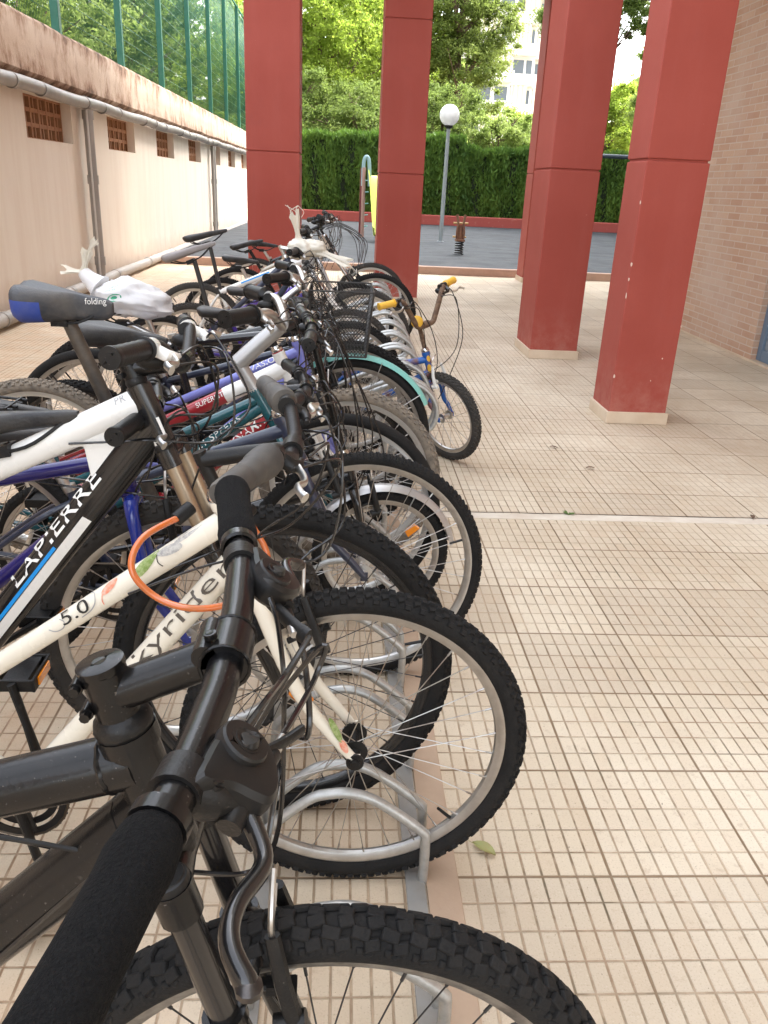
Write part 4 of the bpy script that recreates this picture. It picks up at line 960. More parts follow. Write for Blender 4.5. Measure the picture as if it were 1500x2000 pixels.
    if stem == 'quill':
        q = H+u*bk.get('q', .07); sm.tube([H, q+u*.012], stemr*.8, 14); sm.tube([q-u*.004, (q+c)/2, c-(c-q).normalized()*.006], [stemr, stemr*.94, stemr*.9], 16); sm.tube([c+Vector((0, -.020, 0)), c+Vector((0, .020, 0))], .0185, 16)
    else:
        q = H+u*bk.get('q', .035); sm.tube([H+u*.018, q+u*.026], .0195, 20); sm.lathe(q+u*.026, u, [(0, .0195), (0, .0205), (.006, .0205), (.007, .018), (.0075, .006), (.006, .001)], 24); sm.tube([q, c-(c-q).normalized()*.012], .0175, 18); sm.tube([c+Vector((0, -.024, 0)), c+Vector((0, .024, 0))], .0205, 20)
        for s in (-.006, .020): sm.tube([q+u*s-nrm*.020+Vector((0, -.016, 0)), q+u*s-nrm*.020+Vector((0, .016, 0))], .006, 10); sm.tube([q+u*s-nrm*.020+Vector((0, -.022, 0)), q+u*s-nrm*.020+Vector((0, -.012, 0))], .0045, 8)
    so = sm.build('stem', stemm, root)
    hb = MB(M=S); side = []
    for s in (-1, 1): side.append(spline([c, c+Vector((0, s*.05, 0)), c+Vector((-.002, s*(.05+hw*.10), ri*.25)), c+Vector((-sw_*.2, s*(.05+hw*.32), ri*.92)), c+Vector((-sw_*.45, s*(hw*.62), ri)), c+Vector((-sw_, s*hw, ri*1.0+bk.get('tip', 0)))], 5))
    P = list(reversed(side[0]))+side[1][1:]; hb.tube(P, rb, 14); ho = hb.build('handlebar', barm, root)
    ends = {}
    for s, P in ((-1, side[0]), (1, side[1])):
        e = P[-1]; d = (P[-1]-P[-3]).normalized(); g0 = e-d*bk['gl']; ends[s] = (g0, e, d); gr = bk['gr']; g = MB(M=S); gl = bk['gl']
        if bk.get('foam'): prof = [(0, rb), (.001, gr*.78), (.008, gr*.92), (.028, gr*1.02), (.045, gr*.96), (.09, gr*.94), (gl-.035, gr*.96), (gl-.012, gr*1.04), (gl-.002, gr*1.0), (gl+.004, gr*.8), (gl+.005, .001)]
        elif bk.get('twist'): prof = [(-.052, gr*1.05), (-.050, gr*1.45), (-.035, gr*1.55), (-.008, gr*1.45), (0, gr*1.25), (.004, gr*1.28), (.03, gr*1.2), (.034, gr*1.12), (.036, gr*1.2), (.085, gr*1.1), (gl-.006, gr*1.06), (gl, gr*.9), (gl+.001, .001)]
        else: prof = [(0, gr*1.0), (0, gr*1.25), (.004, gr*1.25), (.005, gr)]+[(.005+(gl-.015)*i/10, gr*(1+.035*(i % 2))) for i in range(1, 11)]+[(gl-.006, gr*1.14), (gl, gr*1.1), (gl+.001, gr*.45), (gl-.002, .002)]
        g.lathe(g0, d, prof, 24); g.build('grip', gm, ho)
        if bk.get('levers', True):
            lc = g0-d*(.020 if not bk.get('twist') else .068); lever(ho, lc, S, s, leverm, bladem, twist=bk.get('lt', .55), shifter=shifter if not bk.get('twist') else None)
        if cab and bk.get('levers', True):
            lc = g0-d*(.060 if not bk.get('twist') else .11)+Vector((.035, 0, -.015)); lc = S @ lc
            fr_ = W(*ht)+Vector((.03, s*.02, -.08)) if s < 0 else W(*ht)+Vector((.10, .01, -.14))
            o1 = Vector((.055+rnd.uniform(0, .05), -s*.02, rnd.uniform(-.04, .03))); P_ = [lc, lc+Vector((.03, -s*.05, .005)), (lc+fr_)/2+o1, fr_+Vector((.03, 0, .02)), fr_+Vector((-.02, 0, -.10))]
            cable(P_, root)
            lc2 = lc+Vector((-.02, 0, -.02)); P_ = [lc2, lc2+Vector((.07, -s*.07, -.01)), (lc2+fr_)/2+o1*.7+Vector((0, -s*.05, -.05)), W(*ht)+Vector((.005, -s*.03, -.10)), TT0.lerp(TT1, .3)+Vector((0, -s*.02, -.015))]
            cable(P_, root)
    if fender:
        fm_, a0, a1 = fender; b = MB(); rf = R+.012; fw = w*1.25
        b.ring((0, 0, 0), [(rf-.010, -fw), (rf+.004, -fw*.6), (rf+.009, 0), (rf+.004, fw*.6), (rf-.010, fw), (rf+.0025, fw*.55), (rf+.007, 0), (rf+.0025, -fw*.55)], 40, a0=a0, a1=a1)
        o = b.build('mudguard', fm_, root); o.matrix_local = S @ Matrix.Translation(A)
        for s in (-1, 1):
            b = MB()
            for a in (a0+.15, (a0+a1)/2-.3): b.tube([(0, s*.045, 0), ((rf-.004)*math.cos(a), s*fw, (rf-.004)*math.sin(a))], .002, 6)
            b.build('mudguard_stay', SPK, o)
    info = dict(root=root, S=S, H=H, u=u, nrm=nrm, C=C, A=A, BB=BB, ST=ST, TT=(TT0, TT1), DT=(DT0, BB), frame=fr, fork=f_o, bar=ho, ends=ends, c=c, stem=so, tr=tr*fl, trs=tr, dr=dr*fl, drs=dr, W=W, hub=hub)
    return info
def rotate_reflector(info, ang, r, m=ORG, y=0.):
    b = MB(M=info['S'] @ Matrix.Translation(info['A'])); b.box((r*math.cos(ang), y, r*math.sin(ang)), (.05, .012, .026), Matrix.Rotation(-ang, 3, 'Y'), .8); b.build('spoke_reflector', m, info['root'], smooth=False, bevel=.003)
def rev(p0, p1): return (p1, p0)

SHELL = mat('moulded_black_shell', (.006, .006, .0065), .36, spec=.35, dust=.03)
# ---- 1: matt black mountain bike in the foreground
A = bike('mountain_bike', 'matt black mountain bike nearest the camera, with fat foam grips', .585, .004, (-.178, .890), R=.335, w=.0275, tread='hero', tyre=RUB, rim=mat('dusty_rim', (.36, .34, .31), .4, .85, col2=(.10, .095, .09), nscale=30, namt=.7), spoke=SPKB,
         frame=BLK, fork='sus', forkm=BLK, stan=BLKG, hl=.12, stem='ahead', stemm=BLK, barm=BLK, gripm=FOAM, hubm=PLAST,
         bar=dict(c=(-.088, .972), hw=.368, rise=.004, sweep=.044, r=.0145, gl=.165, gr=.0215, foam=True, levers=False, q=.040), tr=.0255, dr=.030, htr=.0235, flat=.95, bb=(-.70, .29), st=(-.80, .70), rear=-1.08, tt_drop=.030, dt_drop=.085, cab=False, valve=3.9, crankang=2.6)
S, u, nrm, W = A['S'], A['u'], A['nrm'], A['W']; ho = A['bar']; root = A['root']
for s in (-1, 1):
    g0, e, d = A['ends'][s]
    out = d; c = g0-d*.012; fwd = (Vector((.80, 0, -.6))).normalized(); up = out.cross(fwd)*(-1 if s > 0 else 1); up = Vector((.6, 0, .8))
    b = MB(); b.lathe(g0+d*.002, -d, [(0, .020), (.012, .020), (.014, .017), (.014, .0146)], 20); b.build('lock_ring', BLK, ho)
    # clamp and lever body
    b = MB(); k = c-d*.028
    b.tube([k+d*.012, k-d*.012], .0178, 18); b.tube(spline([k+fwd*.008, k+fwd*.030-d*.004, k+fwd*.046-d*.020, k+fwd*.050-d*.048], 4), [.017]*4+[.014]*5+[.011]*4, 12, up=up, r2=[.013]*4+[.0105]*5+[.009]*4)
    b.tube([k+fwd*.050-d*.040, k+fwd*.053-d*.070], .0062, 10); b.tube([k+fwd*.018+up*.010, k+fwd*.018+up*.017], .0065, 12)
    lb = b.build('brake_lever', PLAST, ho)
    # shifter pod with round gauge
    b = MB(); pc = k+fwd*.036+up*.016-d*.036; lpod = []
    vs = []; n = 26
    R3 = Matrix((fwd, -d, up)).transposed()
    poly = [(.000, .012), (-.002, -.010), (-.001, -.032), (.004, -.052), (.016, -.061), (.032, -.056), (.046, -.040), (.054, -.020), (.052, -.004), (.040, .000), (.022, .002)]
    ol = spline([(a_*1.05, b_, 0) for a_, b_ in poly], 4, closed=True); cen = sum(ol, Vector())/len(ol); n = len(ol); fs0 = k+up*.010+fwd*.004
    lay = [(-.016, .86), (-.012, .98), (.0, 1.0), (.007, .97), (.0115, .86), (.0125, .70)]
    for z, qq in lay:
        for p in ol:
            p2 = cen+(p-cen)*qq; vs.append(fs0+fwd*p2.x+d*p2.y+up*z)
    pc = fs0+fwd*.018+d*-.036
    fs = [(j*n+i, j*n+(i+1) % n, (j+1)*n+(i+1) % n, (j+1)*n+i) for j in range(len(lay)-1) for i in range(n)]+[tuple(range(n-1, -1, -1)), tuple(range((len(lay)-1)*n, len(lay)*n))]
    b.add(vs, fs); b.lathe(pc+up*.006, up, [(0, .0195), (.008, .0185), (.010, .0172), (.0105, .0120), (.0088, .0115), (.0088, .0098), (.0112, .0094), (.0120, .0075), (.0112, .0055), (.0112, .001)], 30)
    b.lathe(pc+fwd*-.008+d*.034+up*.004, up, [(0, .008), (.006, .008), (.007, .006), (.007, .001)], 14)
    b.lathe(pc+fwd*.022+d*.020+up*.006, up, [(0, .0055), (.004, .0055), (.003, .003), (.003, .001)], 12)
    so_ = b.build('shifter', SHELL, ho, sharp=22)
    b = MB(); b.tube(spline([pc-up*.004+d*.020+fwd*.006, pc+fwd*.020+d*.030-up*.010, pc+fwd*.022+d*.044-up*.014], 4), [.012]*3+[.011]*3+[.009]*3, 10, up=up, r2=.009); b.build('thumb_paddle', PLAST, so_)
    b = MB(); b.tube(spline([pc-up*.012+fwd*.01-d*.01, pc+fwd*.030-d*.040-up*.008, pc+fwd*.042-d*.062-up*.002], 5), [.007]*5+[.0075]*3+[.0085]*3, 10, up=up, r2=.004); b.build('release_trigger', PLAST, so_)
    # lever blade out towards the grip end
    b = MB(); P = spline([k+fwd*.040-d*.014, k+fwd*.060+d*.002, k+fwd*.074+d*.024, k+fwd*.066+d*.060, k+fwd*.070+d*.085, k+fwd*.090+d*.104], 5); nn = len(P)
    b.tube(P, [.0085-.0022*math.sin(math.pi*i/nn) for i in range(nn-2)]+[.0082, .007], 14, up=up, r2=[.0062]*(nn-1)+[.005]); b.build('lever_blade', BLKG, lb)
    b = MB(); b.ball(tuple(P[-1]), .0085, 10, (1, 1, .8)); b.build('worn_lever_tip', mat('worn_black_metal', (.10, .09, .085), .3, .8, col2=(.02, .02, .02), nscale=80), lb)
    # cables
    cA = k+fwd*.053-d*.070
    b = MB(); b.tube([cA, cA-d*.022+fwd*.002], [.0048, .0036], 10); b.build('cable_adjuster', ALU, lb)
    nood = A['A']+u*(.335*.72+.165)+nrm*.034+Vector((0, -.004, 0))
    if s < 0:
        cable([cA-d*.015, cA-d*.05+fwd*.005, cA-d*.12+fwd*.012-up*.004, A['c']+Vector((.075, .03, -.015)), A['H']+Vector((.075, .05, -.07)), A['DT'][0]+Vector((-.02, .03, -.03)), A['DT'][0].lerp(A['BB'], .4)+Vector((0, .03, -.02))], root, .0026)
        e2 = pc-d*.030; cable([e2, e2-d*.03+fwd*.004+up*.006, e2-d*.08+fwd*.012, A['c']+Vector((.065, .01, .004)), A['H']+Vector((.08, .0, -.05)), A['DT'][0]+Vector((-.03, -.027, -.03)), A['DT'][0].lerp(A['BB'], .4)+Vector((0, -.03, -.02))], root, .0026)
    else:
        cable([cA-d*.005, cA-d*.03+fwd*.012-Vector((0, 0, .01)), cA-d*.07+fwd*.012-Vector((0, 0, .07)), nood+Vector((.018, .06, .10)), nood+Vector((.006, .012, .03)), nood], root, .0030)
        e2 = pc-d*.034; cable([e2, e2-d*.02+fwd*.008-Vector((0, 0, .02)), e2-d*.05+fwd*.010-Vector((0, 0, .09)), A['H']+Vector((.12, .03, -.17)), A['H']+Vector((.04, .035, -.20)), A['TT'][0].lerp(A['TT'][1], .3)+Vector((0, .026, -.05))], root, .0026)
b = MB(M=S)
for dx_, dz_ in ((.0, .020), (.016, .012)): b.lathe(A['c']+Vector((dx_-.012, -.012, dz_)), Vector((-.2, 0, 1)), [(0, .0055), (.005, .0055), (.0055, .003), (.003, .0028), (.003, .001)], 12)
b.tube([A['c']+Vector((-.016, -.024, .008)), A['c']+Vector((-.016, .024, .008))], .011, 12); b.build('clamp_bolt', BLK, A['stem'])
for s_ in (-1, 1):
    wb = MB(); ring = [A['c']+Vector((0, s_*.0245, 0))+Vector((.0205*math.cos(t*.4), 0, .0205*math.sin(t*.4))) for t in range(16)]; wb.tube(ring, .0016, 6, closed=True); wb.build('clamp_edge', BLK, A['stem'])
for (p0_, pd) in ((A['TT'][0], A['TT'][1]), (A['DT'][0], A['DT'][1])):
    ax = (pd-p0_).normalized(); o_ = ax.orthogonal().normalized(); o2 = ax.cross(o_); rr_ = A['tr'] if p0_ is A['TT'][0] else A['dr']
    wb = MB(); wb.tube([p0_+ax*.026+(o_*math.cos(t*.3)+o2*math.sin(t*.3))*(rr_*1.02)+ax*(.0012*(t % 2)) for t in range(21)], .0028, 6, closed=True); wb.build('weld_bead', BLK, A['frame'])
# plain cable under the top tube with its stop
t0, t1 = A['TT']; p = t0.lerp(t1, .26)
b = MB(); b.lathe(p+Vector((0, -.014, -.026)), (t1-t0), [(-.014, .0045), (.0, .0065), (.018, .0065), (.02, .004)], 12); b.box(p+Vector((0, -.012, -.020)), (.020, .008, .014)); b.build('cable_stop', PLAST, A['frame'])
cable([p+Vector((0, -.014, -.026)), p+Vector((.06, -.016, -.034)), p+Vector((.13, -.02, -.045)), A['H']+Vector((.02, -.03, -.10))], root, .0024, PLAST)

# ---- 2: cream bike
CB = bike('cream_bicycle', 'cream bicycle with green and coral leaf decals and a curved cream fork', 1.275, .045, (-.195, .835), R=.335, w=.0255, tread='knob', tyre=RUB, rim=ALU, spoke=SPK, frame=CREAM, fork='rigid', hl=.125, hubm=PLAST,
          bar=dict(c=(-.075, .93), hw=.31, rise=.035, sweep=.075, r=.0125, gl=.105, gr=.0165, twist=True, lt=.5, q=.08), gripm=mat('grey_grip_rubber', (.045, .043, .042), .6, dust=.25), stem='quill', stemm=PLAST, barm=PLAST, tr=.0185, dr=.021, flat=1.05,
          bb=(-.585, .235), st=(-.78, .40), rear=-1.12, tt_drop=.035, dt_drop=.10, valve=-.75, leverm=PLAST, bladem=ALU, saddle_p=(-.84, .80), treadr='knob', crankang=-1.35)
t0, t1 = CB['TT']; r1, r2 = CB['tr'], CB['trs']; fr = CB['frame']; Lg = (t0-t1).length
text_tube('5.0', t1, t0, r1, r2, .024, Lg-.355, .62, LETK, fr, width=.060)
for nm, (x, yv, a_, bb_, rt_), mm in (('leaf_decal', (-.165, .004, .033, .0105, .35), LEAFG), ('flower_decal', (-.245, .004, .020, .0075, .3), PINKD), ('leaf_outline_decal', (-.115, .002, .026, .009, -.2), mat('pencil_grey_decal', (.55, .54, .5), .4, col2=(.25, .25, .25), nscale=160, namt=.8)), ('leaf_outline_decal', (-.070, .010, .034, .007, .1), mat('pencil_grey_decal', None))):
    V2, F2 = ell(Lg+x, yv, a_, bb_, rt_); b = MB(); on_tube(b, V2, F2, t1, t0, r1, r2, .65); b.build(nm, mm, fr, smooth=False)
for P2, mm in (([(-.272, -.018), (-.268, -.008), (-.258, .002), (-.245, .006)], PINKD), ([(-.141, -.016), (-.144, -.006), (-.140, .006)], LETK), ([(-.385, -.004), (-.375, -.013), (-.36, -.014), (-.352, -.006), (-.358, .002)], LETG), ([(-.285, .016), (-.277, .008), (-.282, -.006), (-.298, -.014), (-.32, -.016)], LETG)):
    V2, F2 = ribbon2d([(Lg+p.x, p.y) for p in spline([(a_, b_, 0) for a_, b_ in P2], 5)], .0018); b = MB(); on_tube(b, V2, F2, t1, t0, r1, r2, .65); b.build('stem_decal', mm, fr, smooth=False)
d0, d1 = CB['DT']; text_tube('skyrider', d1, d0, CB['dr'], CB['drs'], .029, (d0-d1).length-.335, .55, mat('taupe_lettering', (.10, .085, .07), .4), fr, width=.31, bold=-.004)
# decals on the fork leg
Cc = CB['A']+Vector((0, -.052, 0)); f0 = Cc+CB['u']*.115-CB['nrm']*.012; f1 = Cc+CB['u']*.025-CB['nrm']*.008
for (x0, a_, mm, nm) in ((.030, .030, LEAFG, 'leaf_decal'), (.070, .016, PINKD, 'flower_decal')):
    V2, F2 = ell(x0, 0, a_, .006); b = MB(M=CB['S']); on_tube(b, V2, F2, f0, f1, .0113, .0113, .3); b.build(nm, mm, CB['fork'], smooth=False)
b = MB(M=CB['S']); b.tube([Cc+Vector((0, -.004, 0)), Cc+Vector((0, -.018, 0))], .0095, 14); b.ring(Cc+Vector((0, -.006, 0)), [(.017, -.003), (.010, -.003), (.010, .003), (.017, .003)], 20); b.build('axle_nut', PLAST, CB['fork'])
rotate_reflector(CB, 2.35, .15)
# orange cable lock looped over the cream bike
b = MB(); P = [(.0, 0, 0)]
lk = empty('cable_lock', (-.325, 1.235, .735), label='orange spiral cable lock looped over the cream bicycle', cat='cable lock')
P = [(.075, .06, .075), (.010, -.01, .06), (-.005, -.05, .015), (.035, -.06, -.035), (.10, -.07, -.055), (.17, -.05, -.06), (.23, .0, -.05), (.24, .06, -.01), (.19, .11, .05)]
P = [(x*.85, y, z*.85) for x, y, z in P]; b = MB(); b.tube(spline(P, 8), .0058, 12); b.build('cable', ORC, lk)
for P in ([(.050, .05, .058), (.072, .075, .072)], [(.155, .10, .04), (.17, .13, .05)]): b = MB(); b.tube(P, .0125, 12); b.build('lock_end', PLAST, lk)

# ---- 3: white, black and blue mountain bike with bronze fork
LP = bike('mountain_bike', 'white, black and sky blue mountain bike with bronze fork legs', 1.47, -.105, (-.385, .965), R=.365, w=.027, tread='knob', tyre=RUB, rim=BLKG, spoke=SPKB, frame=BLKG, ttm=WHITE, fork='sus', forkm=BLKG, stan=BRZ, hl=.12, stem='ahead', stemm=BLK, barm=PLAST,
          dtm=BLKG, bar=dict(c=(-.300, 1.015), hw=.33, rise=.045, sweep=.05, r=.013, gl=.125, gr=.0165, lt=.4), steer=1, lean=-4, tr=.019, dr=.024, flat=1.45, bb=(-.80, .33), st=(-.86, .72), rear=-1.28, tt_drop=.03, dt_drop=.075, saddle_p=(-.66, .855), brake=False, disc=True, valve=.2, leverm=WHITE, treadr='knob', saddle_none=True, crankang=3.7)
t0, t1 = LP['TT']; d0, d1 = LP['DT']; fr = LP['frame']
saddle(LP['root'], LP['W'](-.635, .835), .30, .15, SADB, pitch=.20)
b = MB(); b.tube([LP['ST'], LP['W'](-.635, .835)], .0155, 14); b.build('seat_post', BLK, LP['root'])
V2, F2 = ribbon2d([(.0+.03*i, 0) for i in range(17)], .017); b = MB(); on_tube(b, V2, F2, d1, d0, LP['dr'], LP['drs'], -.35); b.build('white_stripe', WHITE, fr, smooth=False)
text_tube('LAPIERRE', d1, d0, LP['dr'], LP['drs'], .030, (d0-d1).length-.45, .85, LETW, fr, width=.30, bold=.01)
# white wedge joining head, top tube and down tube, sky blue pinstripe
b = MB(); 
for yy in (-1, 1):
    pass
h0 = LP['H']; uu = LP['u']
wp = [t0.lerp(t1, .10)+Vector((0, 0, -.008)), t0.lerp(t1, .36)+Vector((0, 0, -.008)), t0.lerp(t1, .34)+Vector((0, 0, -.022)), t0.lerp(t1, .25)+Vector((.0, 0, -.034)), d0.lerp(d1, .26)+Vector((-.012, 0, .030)), d0.lerp(d1, .34)+Vector((-.006, 0, .018)), d0.lerp(d1, .10)+Vector((0, 0, .02)), t0.lerp(t1, .10)+Vector((0, 0, -.035))]
def plate(pts, ya, yb):
    n = len(pts); vs = [p+Vector((0, ya, 0)) for p in pts]+[p+Vector((0, yb, 0)) for p in pts]
    fs = [tuple(range(n)), tuple(range(2*n-1, n-1, -1))]+[(i, i+n, (i+1) % n+n, (i+1) % n) for i in range(n)]; return vs, fs
b.add(*plate(wp, -.013, .013)); b.build('frame_gusset', WHITE, fr, smooth=False, bevel=.006)
V2, F2 = ribbon2d([(.0+.03*i, .0) for i in range(14)], .006); b = MB(); on_tube(b, V2, F2, d1, d0, LP['dr'], LP['drs'], .10); b.build('blue_stripe', SKYB, fr, smooth=False)
V2, F2 = ribbon2d([(.055, .012), (.015, .012), (.012, -.012), (.004, -.012)], .006); b = MB(); on_tube(b, V2, F2, LP['C'], LP['H'], .0255, .0255, .1); b.build('head_emblem', LETW, fr, smooth=False)
text_tube('PR', t1, t0, LP['tr'], LP['trs'], .016, (t0-t1).length-.05, .9, LETG, fr)

# ---- 4: bike with gloss blue fork
DB = bike('mountain_bike', 'bicycle with a glossy dark blue fork and deep knobbly front tyre', 1.68, -.348, (-.475, .80), R=.335, w=.027, tread='knob', tyre=RUBD, rim=ALU, spoke=SPK, frame=mat('indigo_paint', (.02, .015, .14), .25, coat=.5), fork='rigid', forkm=BLUE, hl=.11, off=.045,
          bar=dict(c=(-.39, .885), hw=.29, rise=.01, sweep=.05), bb=(-.98, .29), st=(-1.06, .66), rear=-1.40, stemm=BLK, steer=8, valve=1.)
# ---- 5: dark navy bike, slick tyre farthest right
EB = bike('hybrid_bicycle', 'dark navy bicycle with a slick tyre on a bright silver rim, behind the cream bicycle', 2.02, .076, (-.15, .775), R=.342, w=.020, tread='fine', tyre=RUB, rim=ALU, spoke=SPK, frame=NAVY, fork='rigid', hl=.12,
          bar=dict(c=(-.085, .85), hw=.28, rise=.01, sweep=.05, gr=.0155), bb=(-.60, .28), st=(-.70, .55), rear=-.98, stemm=BLK, saddle_p=(-.76, .66), sad=dict(Wd=.15), leverm=PLAST, valve=.3, steer=4)
# ---- 6: folding bike with silver mudguards and blue-backed saddle
FB = bike('folding_bicycle', 'small-wheeled folding bicycle with silver mudguard, tall seat post and blue-backed saddle', 2.38, .145, (.02, .56), R=.225, w=.02, tread='fine', tyre=RUB, rim=ALU, spoke=SPK, frame=BLKG, fork='rigid', hl=.09, off=.03, mono=True, tr=.014, dr=.026,
          bar=dict(c=(-.085, .955), hw=.27, rise=.0, sweep=.02, q=.36), stem='quill', stemm=BLK, bb=(-.52, .27), st=(-.58, .42), rear=-.86, fender=(SILV, .15, 2.7), saddle_p=(-.770, .945), sad=dict(L=.265, Wd=.20, m=mat('folding_saddle_grey', (.03, .034, .043), .5, dust=.2, bump=.2, bscale=160), style='groove', side_m=SADU, th=.095), postr=.020, post=mat('worn_black_post', (.05, .045, .04), .5, .3, col2=(.2, .16, .12), nscale=12), lean=2, steer=5)
root = FB['root']; W = FB['W']
b = MB(); b.tube([W(-.60, .46), W(-.66, .70)], .0195, 16); b.build('seat_tube_sleeve', mat('scuffed_dark_metal', (.10, .085, .075), .5, .4, rustc=(.22, .1, .05), rusta=.6, rusts=18), root)
V, F, wd = text2d('folding'); b = MB(); sc = .055/wd
b.add([W(-.705+x*sc, 1.003+y_*sc*1.2, -.047+.012*(x*sc/.055)) for x, y_ in V], F); b.build('lettering', LETW, root, smooth=False)
rotate_reflector(FB, .7, .13)
# ---- 7: teal bike with silver stem
GB = bike('city_bicycle', 'teal bicycle with white lettering and a tall silver stem and handlebar', 2.46, .008, (-.262, .735), R=.335, w=.020, tread='slick', tyre=RUB, rim=mat('bright_rim', (.72, .72, .70), .3, .8), spoke=SPK, frame=TEAL, fork='rigid', hl=.15, tr=.014, dr=.0165,
          bar=dict(c=(-.175, .940), hw=.30, rise=.055, sweep=.13, gr=.0225, gl=.12, q=.10, r=.0135), stem='quill', stemm=SILV, stemr=.027, barm=ALU, bb=(-.84, .25), st=(-.90, .50), rear=-1.27, tt_drop=.03, dt_drop=.055, ttz=.6, leverm=ALU, saddle_p=(-1.02, .60), forkm=TEAL, valve=.5, crankang=1.9)
d0, d1 = GB['DT']; text_tube('21 SPEEDS', d1, d0, GB['dr'], GB['drs'], .022, (d0-d1).length-.25, .7, LETW, GB['frame'], width=.17)
text_tube('CITY', d1, d0, GB['dr'], GB['drs'], .024, (d0-d1).length-.42, .7, LETW, GB['frame'], width=.085)
text_tube('CONOR', GB['ST']+Vector((-.24, -.05, -.17)), GB['ST']+Vector((-.0, -.03, -.03)), .009, .009, .012, .04, .7, LETW, GB['frame'], width=.09)
b = MB(); W = GB['W']
for yy in (-.06, -.02, .02, .06): b.tube([W(-.98, .665, yy), W(-1.36, .70, yy)], .0045, 7)
for X in (-1.0, -1.12, -1.24, -1.35): b.tube([W(X, .668+.09*(-.98-X), -.07), W(X, .668+.09*(-.98-X), .07)], .0045, 7)
for s in (-1, 1): b.tube([W(-1.27, .34, s*.065), W(-1.2, .685, s*.065)], .0045, 7); b.tube([W(-1.27, .34, s*.065), W(-1.33, .695, s*.065)], .0045, 7)
b.build('luggage_rack', PLAST, GB['root'])
# ---- 8: red and white bike
HB = bike('mountain_bike', 'dark red and white mountain bike with white lettering and mud-caked tan tyre', 2.79, .043, (-.215, .79), R=.335, w=.026, tread='knob', tyre=TAN, rim=mat('bright_rim', None), spoke=SPK, frame=RED, dtm=RED, ttm=RED, forkm=WHITE, fork='rigid', hl=.19, tr=.024, dr=.026, flat=1.1,
          bar=dict(c=(-.13, .90), hw=.29, rise=.02, sweep=.05, q=.06), bb=(-.64, .22), st=(-.78, .46), rear=-1.06, tt_drop=.06, dt_drop=.17, leverm=ALU, saddle_p=(-.735, .775), sad=dict(Wd=.20, L=.29, style='groove', pitch=-.04, th=.075), post=BLK)
t0, t1 = HB['TT']; d0, d1 = HB['DT']
b = MB(); b.tube([t0, t0.lerp(t1, .36)], [HB['tr']*1.13, HB['tr']*1.08], 18, up=(0, 0, 1), r2=HB['trs']*1.04); b.tube([HB['C']-HB['u']*.001, HB['H']+HB['u']*.001], .0225, 18); b.tube([d0+(t0-d0)*.5, d0.lerp(d1, .08)+Vector((0, 0, .02))], [.03, .012], 12); b.build('white_head', WHITE, HB['frame'])
text_tube('SUPERLITE', t1, t0, HB['tr'], HB['trs'], .017, (t0-t1).length-.34, .5, LETW, HB['frame'], width=.12)
text_tube('DYNAMITE', d1, d0, HB['dr'], HB['drs'], .034, (d0-d1).length-.33, .75, LETW, HB['frame'], width=.215, bold=.01)
V2, F2 = ribbon2d([((d0-d1).length-.10+x, y_) for x, y_ in ((0, -.016), (.02, .0), (.05, .012), (.09, .02))], .006); b = MB(); on_tube(b, V2, F2, d1, d0, HB['dr'], HB['drs'], .7); b.build('flash_decal', LETW, HB['frame'], smooth=False)
# ---- 9: lavender bike
VB = bike('mountain_bike', 'lavender blue bicycle with a lavender fork just behind the red and white one', 3.08, .02, (-.165, .775), R=.30, w=.024, tread='knob', tyre=RUB, rim=BLKG, spoke=SPK, frame=LAV, fork='rigid', hl=.12, tr=.017, dr=.018, bar=dict(c=(-.10, .87), hw=.28, rise=.01, sweep=.04), bb=(-.62, .27), st=(-.72, .50), rear=-1.02, stemm=BLK, saddle_p=(-.78, .72))
t0, t1 = VB['TT']; text_tube('EVASION', t1, t0, VB['tr'], VB['trs'], .022, (t0-t1).length-.22, .7, LETW, VB['frame'], width=.15)
